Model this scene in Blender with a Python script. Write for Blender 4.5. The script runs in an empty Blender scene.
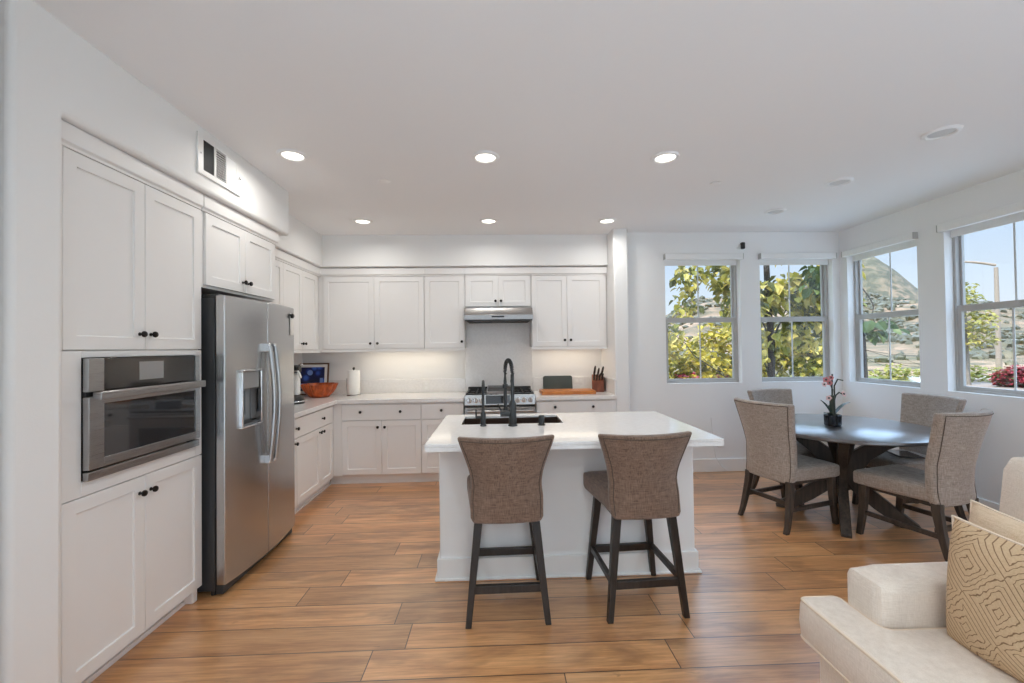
import bpy, bmesh, math, random
from mathutils import Vector, Matrix, noise
R = math.radians
random.seed(7)
sc = bpy.context.scene
C = sc.collection

# ------------------------------------------------------------------ camera, sky, sun, exposure
cam_d = bpy.data.cameras.new('camera')
cam = bpy.data.objects.new('camera', cam_d); C.objects.link(cam)
cam_d.sensor_width = 36.0
cam_d.lens = 425.6 / 1024 * 36
cam_d.clip_start = 0.02; cam_d.clip_end = 3000
yaw, pitch, roll = .036, .0146, .013
F = Vector((math.sin(yaw)*math.cos(pitch), math.cos(yaw)*math.cos(pitch), math.sin(pitch)))
R0 = Vector((math.cos(yaw), -math.sin(yaw), 0)); U0 = R0.cross(F)
Rv = R0*math.cos(roll) - U0*math.sin(roll); Uv = R0*math.sin(roll) + U0*math.cos(roll)
cam.matrix_world = Matrix(((Rv.x, Uv.x, -F.x, 0), (Rv.y, Uv.y, -F.y, 0), (Rv.z, Uv.z, -F.z, 1.4455), (0, 0, 0, 1)))
sc.camera = cam

SKY_STRENGTH = 1.0
SUN_STRENGTH = 6.0
CAN_POWER = 4.4
FILL_CAN_POWER = 14.0
LED_POWER = .9

w = bpy.data.worlds.new('sky'); sc.world = w; w.use_nodes = True
nt = w.node_tree; nt.nodes.clear()
tc = nt.nodes.new('ShaderNodeTexCoord'); sp = nt.nodes.new('ShaderNodeSeparateXYZ')
cr = nt.nodes.new('ShaderNodeValToRGB'); bg = nt.nodes.new('ShaderNodeBackground'); wo = nt.nodes.new('ShaderNodeOutputWorld')
cr.color_ramp.elements[0].position = 0.0; cr.color_ramp.elements[0].color = (.92, .97, 1.05, 1)
cr.color_ramp.elements[1].position = 1.0; cr.color_ramp.elements[1].color = (2.6, 3.6, 5.0, 1)
for p_, c_ in ((.10, (.80, .93, 1.08)), (.27, (.56, .78, 1.10)), (.38, (2.5, 3.5, 4.9))):
    e = cr.color_ramp.elements.new(p_); e.color = (*c_, 1)
nt.links.new(tc.outputs['Generated'], sp.inputs[0]); nt.links.new(sp.outputs['Z'], cr.inputs[0])
nt.links.new(cr.outputs[0], bg.inputs[0]); nt.links.new(bg.outputs[0], wo.inputs[0])
bg.inputs[1].default_value = SKY_STRENGTH

sun_d = bpy.data.lights.new('sun', 'SUN'); sun = bpy.data.objects.new('sun', sun_d); C.objects.link(sun)
sun_d.energy = SUN_STRENGTH; sun_d.angle = R(.6); sun_d.color = (1, .92, .78)
sun.rotation_euler = Vector((.62, .30, -.74)).to_track_quat('-Z', 'Y').to_euler()

sc.view_settings.view_transform = 'Standard'; sc.view_settings.look = 'None'
sc.view_settings.gamma = 1; sc.view_settings.use_curve_mapping = False
sc.view_settings.exposure = 0.0
sc.cycles.use_denoising = True
sc.cycles.max_bounces = 12; sc.cycles.diffuse_bounces = 10; sc.cycles.transparent_max_bounces = 24
sc.cycles.caustics_reflective = False; sc.cycles.caustics_refractive = False
sc.cycles.sample_clamp_indirect = 6.0

# ------------------------------------------------------------------ materials
class NT:
    def __init__(s, name):
        s.m = bpy.data.materials.new(name); s.m.use_nodes = True
        s.t = s.m.node_tree; s.t.nodes.clear()
        s.out = s.t.nodes.new('ShaderNodeOutputMaterial'); s.b = s.n('ShaderNodeBsdfPrincipled')
        s.l(s.b.outputs[0], s.out.inputs[0])
    def n(s, k, **kw):
        d = s.t.nodes.new(k)
        for a, v in kw.items():
            if a.startswith('i_'):
                d.inputs[a[2:].replace('_', ' ')].default_value = v
            else: setattr(d, a, v)
        return d
    def l(s, a, b): s.t.links.new(a, b)
    def set(s, **kw):
        for k, v in kw.items(): s.b.inputs[k.replace('_', ' ')].default_value = v
    def coords(s, scale=(1, 1, 1), kind='Object'):
        t = s.n('ShaderNodeTexCoord'); m = s.n('ShaderNodeMapping'); m.inputs['Scale'].default_value = scale
        s.l(t.outputs[kind], m.inputs[0]); return m.outputs[0]
    def noise(s, vec, scale=5, detail=3, rough=.5):
        d = s.n('ShaderNodeTexNoise'); d.inputs['Scale'].default_value = scale; d.inputs['Detail'].default_value = detail
        d.inputs['Roughness'].default_value = rough
        if vec is not None: s.l(vec, d.inputs['Vector'])
        return d.outputs[0]
    def ramp(s, fac, stops):
        d = s.n('ShaderNodeValToRGB'); el = d.color_ramp.elements
        while len(el) < len(stops): el.new(.5)
        for k, (p, c) in enumerate(stops): el[k].position = p; el[k].color = (*c, 1)
        s.l(fac, d.inputs[0]); return d.outputs[0]
    def mix(s, fac, a, b, mode='MIX'):
        d = s.n('ShaderNodeMix', data_type='RGBA', blend_type=mode)
        if isinstance(fac, (int, float)): d.inputs[0].default_value = fac
        else: s.l(fac, d.inputs[0])
        for q, k in ((a, 6), (b, 7)):
            if isinstance(q, tuple): d.inputs[k].default_value = (*q, 1)
            else: s.l(q, d.inputs[k])
        return d.outputs[2]
    def math(s, op, a, b=0.0):
        d = s.n('ShaderNodeMath', operation=op)
        for q, k in ((a, 0), (b, 1)):
            if isinstance(q, (int, float)): d.inputs[k].default_value = q
            else: s.l(q, d.inputs[k])
        return d.outputs[0]
    def bump(s, h, strength=.2, dist=.01):
        d = s.n('ShaderNodeBump'); d.inputs['Strength'].default_value = strength; d.inputs['Distance'].default_value = dist
        s.l(h, d.inputs['Height']); s.l(d.outputs[0], s.b.inputs['Normal'])
    def color(s, c):
        if isinstance(c, tuple): s.b.inputs['Base Color'].default_value = (*c, 1)
        else: s.l(c, s.b.inputs['Base Color'])

def srgb(r, g, b):
    f = lambda v: (v/255/12.92) if v/255 <= .04045 else ((v/255+.055)/1.055)**2.4
    return (f(r), f(g), f(b))

def simple(name, col, rough=.5, metal=0.0, bump=None, spec=None):
    s = NT(name); s.color(col); s.set(Roughness=rough, Metallic=metal)
    v = s.coords()
    if bump: s.bump(s.noise(v, bump[0], 3), bump[1], .005)
    else:
        n = s.noise(v, 9, 2)
        s.color(s.mix(s.math('MULTIPLY', n, .08), col, tuple(x*.8 for x in col)))
    if spec is not None: s.b.inputs['Specular IOR Level'].default_value = spec
    return s.m

M = {}
M['wall'] = simple('wall_paint', (.84, .84, .835), .75, bump=(160, .10))
M['ceiling'] = simple('ceiling_paint', (.86, .86, .86), .85, bump=(220, .10))
M['trim'] = simple('white_trim', (.84, .84, .83), .4)
M['cabinet'] = simple('cabinet_paint', (.82, .81, .80), .38)
M['cabinet_in'] = simple('cabinet_box', (.70, .69, .68), .5)
M['dark_knob'] = simple('bronze_knob', (.018, .015, .013), .35, .6)
M['black'] = simple('black_plastic', (.012, .012, .013), .35)
M['faucet'] = simple('matte_black_metal', (.045, .048, .05), .38, .5)
M['grate'] = simple('cast_iron', (.02, .02, .02), .55)
M['dark_glass'] = simple('dark_glass', (.012, .012, .013), .06, 0, spec=.8)
M['oven_glass'] = simple('oven_glass', (.03, .03, .032), .04, 0, spec=1.0)
M['screen'] = simple('grey_screen', (.30, .30, .30), .25)
M['plastic_white'] = simple('white_plastic', (.80, .80, .78), .35)
M['vent_dark'] = simple('vent_dark', (.05, .05, .05), .7)
M['paper'] = simple('paper', (.85, .84, .80), .8)
M['vinyl'] = simple('window_vinyl', (.46, .45, .435), .4)
M['muntin'] = simple('muntin_vinyl', (.62, .62, .61), .45)
M['case'] = simple('fridge_case', (.035, .037, .040), .45)
M['pot'] = simple('dark_pot', (.012, .014, .02), .25)
M['grey_board'] = simple('green_grey_board', (.055, .068, .062), .55)
M['knife_handle'] = simple('knife_handle', (.03, .025, .022), .35)
M['chrome'] = simple('chrome', (.75, .75, .76), .12, 1.0)
M['tablet'] = simple('tablet_black', (.02, .02, .025), .25)

def steel(name, col=(.50, .50, .50), rough=.26, scale=(2, 2, 500)):
    s = NT(name); v = s.coords(scale); n = s.noise(v, 3, 3)
    s.set(Metallic=1.0); s.color(s.mix(n, tuple(c*.95 for c in col), tuple(min(1, c*1.05) for c in col)))
    s.l(s.math('ADD', s.math('MULTIPLY', n, .06), rough-.03), s.b.inputs['Roughness'])
    s.b.inputs['Anisotropic'].default_value = .5
    return s.m
M['steel'] = steel('brushed_steel')
M['steel_h'] = steel('brushed_steel_horizontal', (.38, .37, .365), .28, (2, 2, 500))
M['steel_sink'] = steel('sink_steel', (.30, .21, .17), .3)

s = NT('quartz_white'); v = s.coords(); n = s.noise(v, 40, 4)
s.color(s.mix(s.ramp(n, [(.35, (0, 0, 0)), (.7, (1, 1, 1))]), (.83, .82, .81), (.78, .77, .76))); s.set(Roughness=.10)
M['quartz'] = s.m

# plank floor
s = NT('oak_plank_floor')
v = s.coords((1, 1, 1))
sx_ = s.n('ShaderNodeSeparateXYZ'); s.l(v, sx_.inputs[0])
row = s.math('FLOOR', s.math('DIVIDE', sx_.outputs['Y'], .19)); wn_ = s.n('ShaderNodeTexWhiteNoise', noise_dimensions='1D'); s.l(row, wn_.inputs['W'])
cmb = s.n('ShaderNodeCombineXYZ'); s.l(s.math('ADD', sx_.outputs['X'], s.math('MULTIPLY', wn_.outputs['Value'], 5.0)), cmb.inputs[0]); s.l(sx_.outputs['Y'], cmb.inputs[1])
br = s.n('ShaderNodeTexBrick', offset=0.0, offset_frequency=2)
br.inputs['Scale'].default_value = 1; br.inputs['Brick Width'].default_value = 1.42; br.inputs['Row Height'].default_value = .19
br.inputs['Mortar Size'].default_value = .0026; br.inputs['Mortar Smooth'].default_value = .1; br.inputs['Bias'].default_value = 0
br.inputs['Color1'].default_value = (0, 0, 0, 1); br.inputs['Color2'].default_value = (1, 1, 1, 1); br.inputs['Mortar'].default_value = (.5, .5, .5, 1)
s.l(cmb.outputs[0], br.inputs['Vector'])
tone = br.outputs['Color']; gap = br.outputs['Fac']
def grain(sx, sy, scale, det, amp):
    m = s.coords((sx, sy, 1))
    d = s.n('ShaderNodeTexNoise', noise_dimensions='4D'); d.inputs['Scale'].default_value = scale; d.inputs['Detail'].default_value = det
    d.inputs['Roughness'].default_value = .62; d.inputs['Distortion'].default_value = .5
    s.l(m, d.inputs['Vector']); s.l(s.math('MULTIPLY', tone, 37.0), d.inputs['W']); return d.outputs[0]
g1 = grain(.55, 6.0, 2.2, 7, 1); g2 = grain(1.3, 26, 3.0, 6, 1); g3 = grain(1.1, 4.0, 1.3, 4, 1); g4 = grain(4, 9, 2.2, 3, 1)
base = s.ramp(g1, [(.30, srgb(140, 90, 54)), (.43, srgb(196, 134, 84)), (.56, srgb(226, 166, 110)), (.75, srgb(240, 188, 136))])
base = s.mix(.38, base, s.ramp(g2, [(.34, srgb(130, 84, 50)), (.62, srgb(240, 186, 130))]))
base = s.mix(s.math('MULTIPLY', s.ramp(g3, [(.52, (0, 0, 0)), (.66, (1, 1, 1))]), .66), base, srgb(138, 94, 62))
base = s.mix(s.math('MULTIPLY', s.ramp(g4, [(.68, (0, 0, 0)), (.76, (1, 1, 1))]), .45), base, srgb(92, 60, 40))
base = s.mix(.8, base, s.ramp(tone, [(0, (.66, .65, .64)), (.5, (.90, .90, .90)), (1, (1.12, 1.1, 1.08))]), 'MULTIPLY')
base = s.mix(gap, base, srgb(58, 40, 28))
s.color(base)
s.l(s.math('ADD', s.math('MULTIPLY', g2, .14), .24), s.b.inputs['Roughness'])
s.bump(s.math('SUBTRACT', s.math('MULTIPLY', g2, .25), gap), .25, .003)
s.set(Coat_Weight=.9, Coat_Roughness=.30, Coat_IOR=1.75)
M['floor'] = s.m

def fabric(name, c1, c2, scale=1.0, rough=.9):
    s = NT(name)
    a = s.noise(s.coords((260*scale, 260*scale, 26*scale)), 1, 2); b = s.noise(s.coords((26*scale, 26*scale, 300*scale)), 1, 2)
    k = s.math('MULTIPLY', s.math('ADD', a, b), .5)
    big = s.noise(s.coords(), 6, 2)
    col = s.ramp(k, [(.36, c1), (.64, c2)])
    s.color(s.mix(s.math('MULTIPLY', big, .25), col, tuple(x*.8 for x in c1)))
    s.set(Roughness=rough); s.b.inputs['Sheen Weight'].default_value = .25
    s.bump(k, .35, .004)
    return s.m
M['stool_fabric'] = fabric('brown_tweed', srgb(88, 67, 54), srgb(140, 114, 97))
M['chair_fabric'] = fabric('taupe_linen', srgb(132, 120, 111), srgb(184, 171, 160))
M['piping'] = simple('dark_piping', srgb(84, 70, 60), .85)
M['sofa_fabric'] = fabric('cream_upholstery', srgb(218, 204, 190), srgb(236, 224, 212), 1.5, .95)
M['sofa_piping'] = simple('cream_piping', srgb(226, 208, 188), .9)
M['rug'] = fabric('grey_bounce_rug', srgb(196, 198, 202), srgb(216, 218, 222))
M['cream_pillow'] = fabric('tan_pillow', srgb(206, 180, 150), srgb(226, 204, 178), 1.5, .95)

# diamond stitched pillow
s = NT('diamond_stitched_cloth')
v = s.coords((1, 1, 1)); xyz = s.n('ShaderNodeSeparateXYZ'); s.l(v, xyz.inputs[0])
nz = s.noise(v, 16, 3); wob = s.math('MULTIPLY', s.math('SUBTRACT', nz, .5), .22)
px = s.math('ADD', s.math('MULTIPLY', xyz.outputs['Y'], 5.2), wob); pz = s.math('ADD', s.math('MULTIPLY', xyz.outputs['Z'], 5.2), wob)
fx = s.math('ABSOLUTE', s.math('SUBTRACT', s.math('FRACT', px), .5)); fz = s.math('ABSOLUTE', s.math('SUBTRACT', s.math('FRACT', pz), .5))
d1 = s.math('ADD', fx, fz)
sn = s.math('ABSOLUTE', s.math('SINE', s.math('MULTIPLY', d1, 31.0)))
ln = s.ramp(sn, [(.16, (1, 1, 1)), (.36, (0, 0, 0))])
bs = s.mix(s.noise(s.coords((180, 180, 180)), 1, 2), srgb(184, 154, 120), srgb(214, 186, 152))
s.color(s.mix(s.math('MULTIPLY', ln, .9), bs, srgb(116, 86, 58))); s.set(Roughness=.9); s.bump(ln, -.3, .004)
M['diamond'] = s.m

def wood(name, c1, c2, rough=.4, scale=(3, 30, 3)):
    s = NT(name); n = s.noise(s.coords(scale), 2.5, 5, .6)
    s.color(s.ramp(n, [(.3, c1), (.7, c2)])); s.set(Roughness=rough); return s.m
M['dark_wood'] = wood('espresso_wood', srgb(26, 22, 20), srgb(52, 44, 39), .38, (20, 20, 3))
M['grey_wood'] = wood('dark_grey_wood', srgb(40, 34, 31), srgb(78, 67, 58), .42, (18, 18, 2))
M['table_wood'] = wood('dark_table_wood', srgb(32, 30, 32), srgb(56, 52, 54), .26, (3, 26, 3))
M['table_wood'].node_tree.nodes['Principled BSDF'].inputs['Coat Weight'].default_value = 1.0
M['table_wood'].node_tree.nodes['Principled BSDF'].inputs['Coat IOR'].default_value = 2.3
M['table_wood'].node_tree.nodes['Principled BSDF'].inputs['Coat Roughness'].default_value = .28
M['bowl_wood'] = wood('orange_wood', srgb(128, 48, 14), srgb(214, 104, 44), .28, (10, 10, 4))
M['board_wood'] = wood('cherry_wood', srgb(160, 88, 34), srgb(206, 130, 60), .4, (4, 30, 4))
M['block_wood'] = wood('walnut_block', srgb(88, 40, 22), srgb(140, 74, 44), .4, (8, 8, 3))
M['frame_wood'] = wood('brown_frame', srgb(90, 62, 44), srgb(130, 96, 70), .4)
M['bark'] = wood('bark', (.012, .009, .008), (.045, .034, .028), .9, (12, 12, 2))
M['pale_bark'] = wood('pale_bark', (.16, .13, .10), (.25, .21, .17), .9, (12, 12, 2))

def glow(name, col, strength):
    m = bpy.data.materials.new(name); m.use_nodes = True; t = m.node_tree; t.nodes.clear()
    o = t.nodes.new('ShaderNodeOutputMaterial'); e = t.nodes.new('ShaderNodeEmission')
    e.inputs[0].default_value = (*col, 1); e.inputs[1].default_value = strength
    t.links.new(e.outputs[0], o.inputs[0]); return m
M['lamp'] = glow('warm_lamp', (1, .93, .82), 4.0)
M['led'] = glow('led_strip', (1, .87, .68), 6.0)

m = bpy.data.materials.new('window_glass'); m.use_nodes = True; t = m.node_tree; t.nodes.clear()
o_ = t.nodes.new('ShaderNodeOutputMaterial'); mx = t.nodes.new('ShaderNodeMixShader'); tr = t.nodes.new('ShaderNodeBsdfTransparent')
gl = t.nodes.new('ShaderNodeBsdfGlossy'); gl.inputs['Roughness'].default_value = .02
mx.inputs[0].default_value = .045
tr.inputs[0].default_value = (.97, .98, .98, 1)
t.links.new(tr.outputs[0], mx.inputs[1]); t.links.new(gl.outputs[0], mx.inputs[2]); t.links.new(mx.outputs[0], o_.inputs[0])
M['glass'] = m

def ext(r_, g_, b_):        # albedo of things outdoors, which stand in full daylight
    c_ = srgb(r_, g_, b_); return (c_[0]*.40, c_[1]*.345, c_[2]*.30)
def leafmat(name, cols, trans=.35):
    s = NT(name); g = s.n('ShaderNodeNewGeometry')
    s.color(s.ramp(g.outputs['Random Per Island'], [(k/(len(cols)-1), c) for k, c in enumerate(cols)])); s.set(Roughness=.5)
    tl = s.n('ShaderNodeBsdfTranslucent'); s.l(s.b.inputs['Base Color'].links[0].from_socket, tl.inputs[0])
    mxs = s.n('ShaderNodeMixShader'); mxs.inputs[0].default_value = trans
    s.l(s.b.outputs[0], mxs.inputs[1]); s.l(tl.outputs[0], mxs.inputs[2]); s.l(mxs.outputs[0], s.out.inputs[0])
    return s.m
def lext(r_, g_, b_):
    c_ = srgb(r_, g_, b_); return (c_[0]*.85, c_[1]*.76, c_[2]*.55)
M['leaf'] = leafmat('tree_leaf', [lext(66, 76, 40), lext(120, 126, 56), lext(182, 180, 84), lext(222, 210, 130), lext(150, 148, 92)])
M['leaf_yellow'] = leafmat('yellow_green_leaf', [lext(120, 126, 44), lext(190, 178, 60), lext(222, 204, 92), lext(170, 160, 72), lext(96, 108, 48)])
M['leaf_dark'] = leafmat('dark_leaf', [lext(40, 62, 40), lext(80, 108, 66), lext(120, 140, 90)])
M['leaf_young'] = leafmat('young_leaf', [lext(120, 130, 60), lext(168, 172, 92), lext(200, 194, 120)])
M['red_flower'] = leafmat('red_bracts', [ext(190, 24, 60), ext(226, 46, 84), ext(240, 92, 116), ext(160, 20, 50)], .2)
M['shrub'] = leafmat('chaparral', [ext(92, 98, 66), ext(118, 120, 84), ext(140, 136, 98), ext(104, 108, 76)], .05)
M['orchid_leaf'] = simple('orchid_leaf', (.02, .05, .04), .3)
M['orchid_stem'] = simple('orchid_stem', (.035, .045, .03), .5)
M['petal_pink'] = simple('pink_petal', srgb(206, 128, 128), .6)
M['petal_white'] = simple('pale_petal', srgb(236, 200, 196), .6)

s = NT('hill_soil'); v = s.coords()
n1 = s.noise(v, .055, 6, .65); n2 = s.noise(v, .35, 5, .7)
col = s.ramp(n1, [(.36, ext(122, 122, 98)), (.46, ext(158, 146, 116)), (.55, ext(212, 184, 156)), (.7, ext(230, 206, 182))])
col = s.mix(s.ramp(n2, [(.50, (0, 0, 0)), (.60, (1, 1, 1))]), col, ext(112, 114, 92))
s.color(col); s.set(Roughness=1)
M['hill'] = s.m
s = NT('far_mountain'); n1 = s.noise(s.coords(), .018, 7, .75); n2 = s.noise(s.coords(), .10, 6, .7)
col = s.ramp(n1, [(.40, ext(150, 150, 128)), (.5, ext(186, 174, 150)), (.60, ext(216, 194, 172))])  # slight distance haze is put into these colours
s.color(s.mix(s.ramp(n2, [(.46, (0, 0, 0)), (.54, (1, 1, 1))]), col, ext(116, 122, 104))); s.set(Roughness=1)
M['mountain'] = s.m
s = NT('lawn_grass'); n1 = s.noise(s.coords(), .35, 6, .7)
s.color(s.ramp(n1, [(.35, ext(128, 150, 62)), (.55, ext(168, 180, 84)), (.72, ext(206, 198, 120))])); s.set(Roughness=1)
M['lawn'] = s.m
M['asphalt'] = simple('asphalt', ext(206, 196, 190), .9, bump=(40, .2))
M['concrete'] = simple('concrete', (.55, .54, .52), .9, bump=(40, .2))
M['lamp_post'] = simple('grey_concrete_pole', ext(214, 206, 196), .7)

s = NT('blue_print')   # plain generic night picture: pale discs on deep blue with one pale band
v = s.coords(kind='Object'); vo = s.n('ShaderNodeTexVoronoi'); vo.inputs['Scale'].default_value = 11
s.l(v, vo.inputs['Vector'])
s.color(s.ramp(vo.outputs['Distance'], [(.18, srgb(62, 104, 196)), (.34, srgb(34, 66, 156)), (.5, srgb(14, 26, 84)), (.9, srgb(10, 16, 54))])); s.set(Roughness=.3)
M['print'] = s.m
M['print_pale'] = simple('print_pale_blue', srgb(120, 150, 214), .4)
M['print_dark'] = simple('print_dark_navy', srgb(8, 12, 40), .4)

# ------------------------------------------------------------------ mesh helpers
class MB:
    def __init__(s): s.v = []; s.f = []
    def add(s, vs, fs, mtx=None):
        b = len(s.v)
        s.v += [(mtx @ Vector(p)) if mtx else Vector(p) for p in vs]
        s.f += [tuple(b+i for i in f) for f in fs]; return s
    def box(s, x0, x1, y0, y1, z0, z1, mtx=None):
        return s.add([(x0,y0,z0),(x1,y0,z0),(x1,y1,z0),(x0,y1,z0),(x0,y0,z1),(x1,y0,z1),(x1,y1,z1),(x0,y1,z1)],
                     [(3,2,1,0),(4,5,6,7),(0,1,5,4),(1,2,6,5),(2,3,7,6),(3,0,4,7)], mtx)
    def loft(s, rings, cap=True, mtx=None):
        n = len(rings[0]); vs = [p for r in rings for p in r]; fs = []
        for k in range(len(rings)-1):
            for i in range(n):
                j = (i+1) % n
                fs.append((k*n+i, k*n+j, (k+1)*n+j, (k+1)*n+i))
        if cap:
            fs.append(tuple(range(n-1, -1, -1))); fs.append(tuple((len(rings)-1)*n+i for i in range(n)))
        return s.add(vs, fs, mtx)
    def tube(s, pts, r, n=8, mtx=None):
        pts = [Vector(p) for p in pts]; rs = r if isinstance(r, (list, tuple)) else [r]*len(pts)
        up = Vector((0, 0, 1)); rings = []
        t0 = (pts[1]-pts[0]).normalized()
        if abs(t0.dot(up)) > .95: up = Vector((1, 0, 0))
        nrm = (up - t0*up.dot(t0)).normalized()
        for k, p in enumerate(pts):
            a = pts[max(k-1, 0)]; b = pts[min(k+1, len(pts)-1)]; t = (b-a).normalized()
            nrm = nrm - t*nrm.dot(t)
            nrm = nrm.normalized() if nrm.length > 1e-6 else Vector((1, 0, 0))
            bn = t.cross(nrm)
            rings.append([p + (nrm*math.cos(2*math.pi*i/n) + bn*math.sin(2*math.pi*i/n))*rs[k] for i in range(n)])
        return s.loft(rings, True, mtx)
    def rect_sweep(s, pts, wd, mtx=None):      # vertical-ish bar: rectangles lie in XY
        rings = []
        for k, p in enumerate(pts):
            a, b = wd[k] if isinstance(wd, list) else wd
            x, y, z = p
            rings.append([(x-a/2, y-b/2, z), (x+a/2, y-b/2, z), (x+a/2, y+b/2, z), (x-a/2, y+b/2, z)])
        if rings[0][0][2] > rings[-1][0][2]: rings.reverse()
        return s.loft(rings, True, mtx)
    def beam(s, a, b, wd, ht, mtx=None):       # bar between points, width horizontal, height vertical-ish
        a, b = Vector(a), Vector(b); t = (b-a).normalized(); side = t.cross(Vector((0, 0, 1)))
        side = side.normalized() if side.length > 1e-5 else Vector((1, 0, 0))
        up = side.cross(t)
        r = lambda p: [p-side*wd/2-up*ht/2, p+side*wd/2-up*ht/2, p+side*wd/2+up*ht/2, p-side*wd/2+up*ht/2]
        return s.loft([r(a), r(b)], True, mtx)
    def lathe(s, prof, n=24, mtx=None, fn=None):   # prof [(r,z)]
        rings = []
        for r, z in prof:
            rings.append([((r*(fn(2*math.pi*i/n, z) if fn else 1))*math.cos(2*math.pi*i/n), (r*(fn(2*math.pi*i/n, z) if fn else 1))*math.sin(2*math.pi*i/n), z) for i in range(n)])
        return s.loft(rings, True, mtx)
    def prism(s, poly, h0, h1, mtx=None):      # CCW outline in XY extruded in Z
        n = len(poly)
        return s.loft([[(x, y, h0) for x, y in poly], [(x, y, h1) for x, y in poly]], True, mtx)
    def rbox(s, c, size, r, n=6, crown=0, mtx=None):
        sx, sy, sz = (q/2 for q in size); idx = {}; vs = []; fs = []
        def pt(i, j, k):
            key = (i, j, k)
            if key in idx: return idx[key]
            q = Vector((i/n*2-1, j/n*2-1, k/n*2-1))
            p = Vector((q.x*sx, q.y*sy, q.z*sz))
            core = Vector((max(-sx+r, min(sx-r, p.x)), max(-sy+r, min(sy-r, p.y)), max(-sz+r, min(sz-r, p.z))))
            d = p-core
            if d.length > 1e-9: p = core + d.normalized()*min(r, d.length if max(abs(q.x), abs(q.y), abs(q.z)) < 1 else r)
            bulge = crown*(1-q.x**2)*(1-q.y**2)*q.z
            vs.append(Vector(c)+p+Vector((0, 0, bulge))); idx[key] = len(vs)-1
            return idx[key]
        for a in range(n):
            for b in range(n):
                for (f, flip) in ((lambda u, v: (u, v, n), False), (lambda u, v: (u, v, 0), True), (lambda u, v: (n, u, v), False),
                                  (lambda u, v: (0, u, v), True), (lambda u, v: (v, n, u), False), (lambda u, v: (v, 0, u), True)):
                    q = [pt(*f(a, b)), pt(*f(a+1, b)), pt(*f(a+1, b+1)), pt(*f(a, b+1))]
                    fs.append(tuple(reversed(q)) if flip else tuple(q))
        return s.add(vs, fs, mtx)

ROOT = {}
def obj(name, mb, m, parent=None, bevel=0, smooth=False, seg=2, world=True, sub=0, angle=35):
    vs = mb.v
    if parent is not None and world and parent.name in ROOT:
        inv = ROOT[parent.name].inverted(); vs = [inv @ v for v in vs]
    me = bpy.data.meshes.new(name); me.from_pydata([tuple(v) for v in vs], [], mb.f)
    bm = bmesh.new(); bm.from_mesh(me); bmesh.ops.recalc_face_normals(bm, faces=bm.faces); bm.to_mesh(me); bm.free()
    me.materials.append(M[m] if isinstance(m, str) else m)
    o = bpy.data.objects.new(name, me); C.objects.link(o)
    if parent is not None:
        o.parent = parent; ROOT[o.name] = ROOT[parent.name]
    else: ROOT[o.name] = Matrix.Identity(4)
    if smooth or bevel or sub:
        me.polygons.foreach_set('use_smooth', [True]*len(me.polygons))
    if bevel:
        b = o.modifiers.new('bevel', 'BEVEL'); b.width = bevel; b.segments = seg; b.limit_method = 'ANGLE'; b.angle_limit = R(angle)
        b.harden_normals = False
    if sub:
        q = o.modifiers.new('sub', 'SUBSURF'); q.levels = sub; q.render_levels = sub
    if (smooth or bevel) and not sub:
        try: me.set_sharp_from_angle(angle=R(40))
        except Exception: pass
    return o
def tag(o, label=None, cat=None, group=None, kind=None):
    for k, v in (('label', label), ('category', cat), ('group', group), ('kind', kind)):
        if v: o[k] = v
    return o
def thing(name, label, cat, loc=(0, 0, 0), rz=0, group=None):
    o = bpy.data.objects.new(name, None); C.objects.link(o); o.empty_display_size = .1
    o.location = loc; o.rotation_euler = (0, 0, rz)
    ROOT[o.name] = Matrix.Translation(loc) @ Matrix.Rotation(rz, 4, 'Z')
    return tag(o, label, cat, group)
def struct(name, mb, m, parent=None, **k):
    o = obj(name, mb, m, parent, **k)
    if parent is None: o['kind'] = 'structure'
    return o
def copy_tree(o, loc, rz, label, first=False):
    r = o.copy(); C.objects.link(r); r.location = loc; r.rotation_euler = (0, 0, rz); r['label'] = label
    for ch in list(o.children):
        c = ch.copy(); C.objects.link(c); c.parent = r
        for g in ch.children:
            d = g.copy(); C.objects.link(d); d.parent = c
    return r
def lamp_area(name, parent, loc, rot, size, power, col, shape='DISK', size_y=None, spread=None):
    l = bpy.data.lights.new(name, 'AREA'); l.shape = shape; l.size = size; l.energy = power; l.color = col
    if size_y: l.size_y = size_y
    if spread: l.spread = spread
    o = bpy.data.objects.new(name, l); C.objects.link(o); o.parent = parent; o.location = loc; o.rotation_euler = rot
    return o

H = 2.745
# ------------------------------------------------------------------ the setting
struct('floor', MB().box(-3.3, 4.15, -4.2, 5.4, -.12, 0), 'floor')
struct('ceiling', MB().box(-3.3, 4.15, -4.2, 5.4, H, H+.15), 'ceiling')

# left wall: pier in front of the tall cabinets and the soffit above them, one surface
WX = -1.686
mb = MB()
out = [(1.535, 0), (1.722, 0), (1.722, 2.383), (3.545, 2.383), (3.545, H+.01), (1.535, H+.01)]
mb.loft([[(-2.36, y, z) for y, z in out], [(WX, y, z) for y, z in out]])
struct('wall_left', mb, 'wall', bevel=.022, seg=4)
struct('wall_left_return', MB().box(-3.3, -2.30, 1.535, 1.75, 0, H), 'wall')
struct('wall_left_shade_block', MB().box(-3.3, -1.50, -4.2, 1.15, 0, H), 'wall')  # unseen wall block, pushed forward to shade the return face
struct('wall_hall_end', MB().box(-3.3, -3.15, 1.15, 1.54, 0, H), 'wall')
struct('wall_kitchen_left', MB().box(-2.52, -2.36, 1.74, 5.4, 0, H), 'wall')
mb = MB(); out = [(-2.36, 3.53), (-1.961, 3.53), (-1.961, 4.87), (1.297, 4.87), (1.297, 5.25), (-2.36, 5.25)]
mb.prism(out, 2.385, H+.01); struct('wall_soffit', mb, 'wall', bevel=.012, seg=3)
struct('wall_kitchen_back', MB().box(-2.5, 1.4, 5.25, 5.4, 0, H), 'wall')
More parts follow.
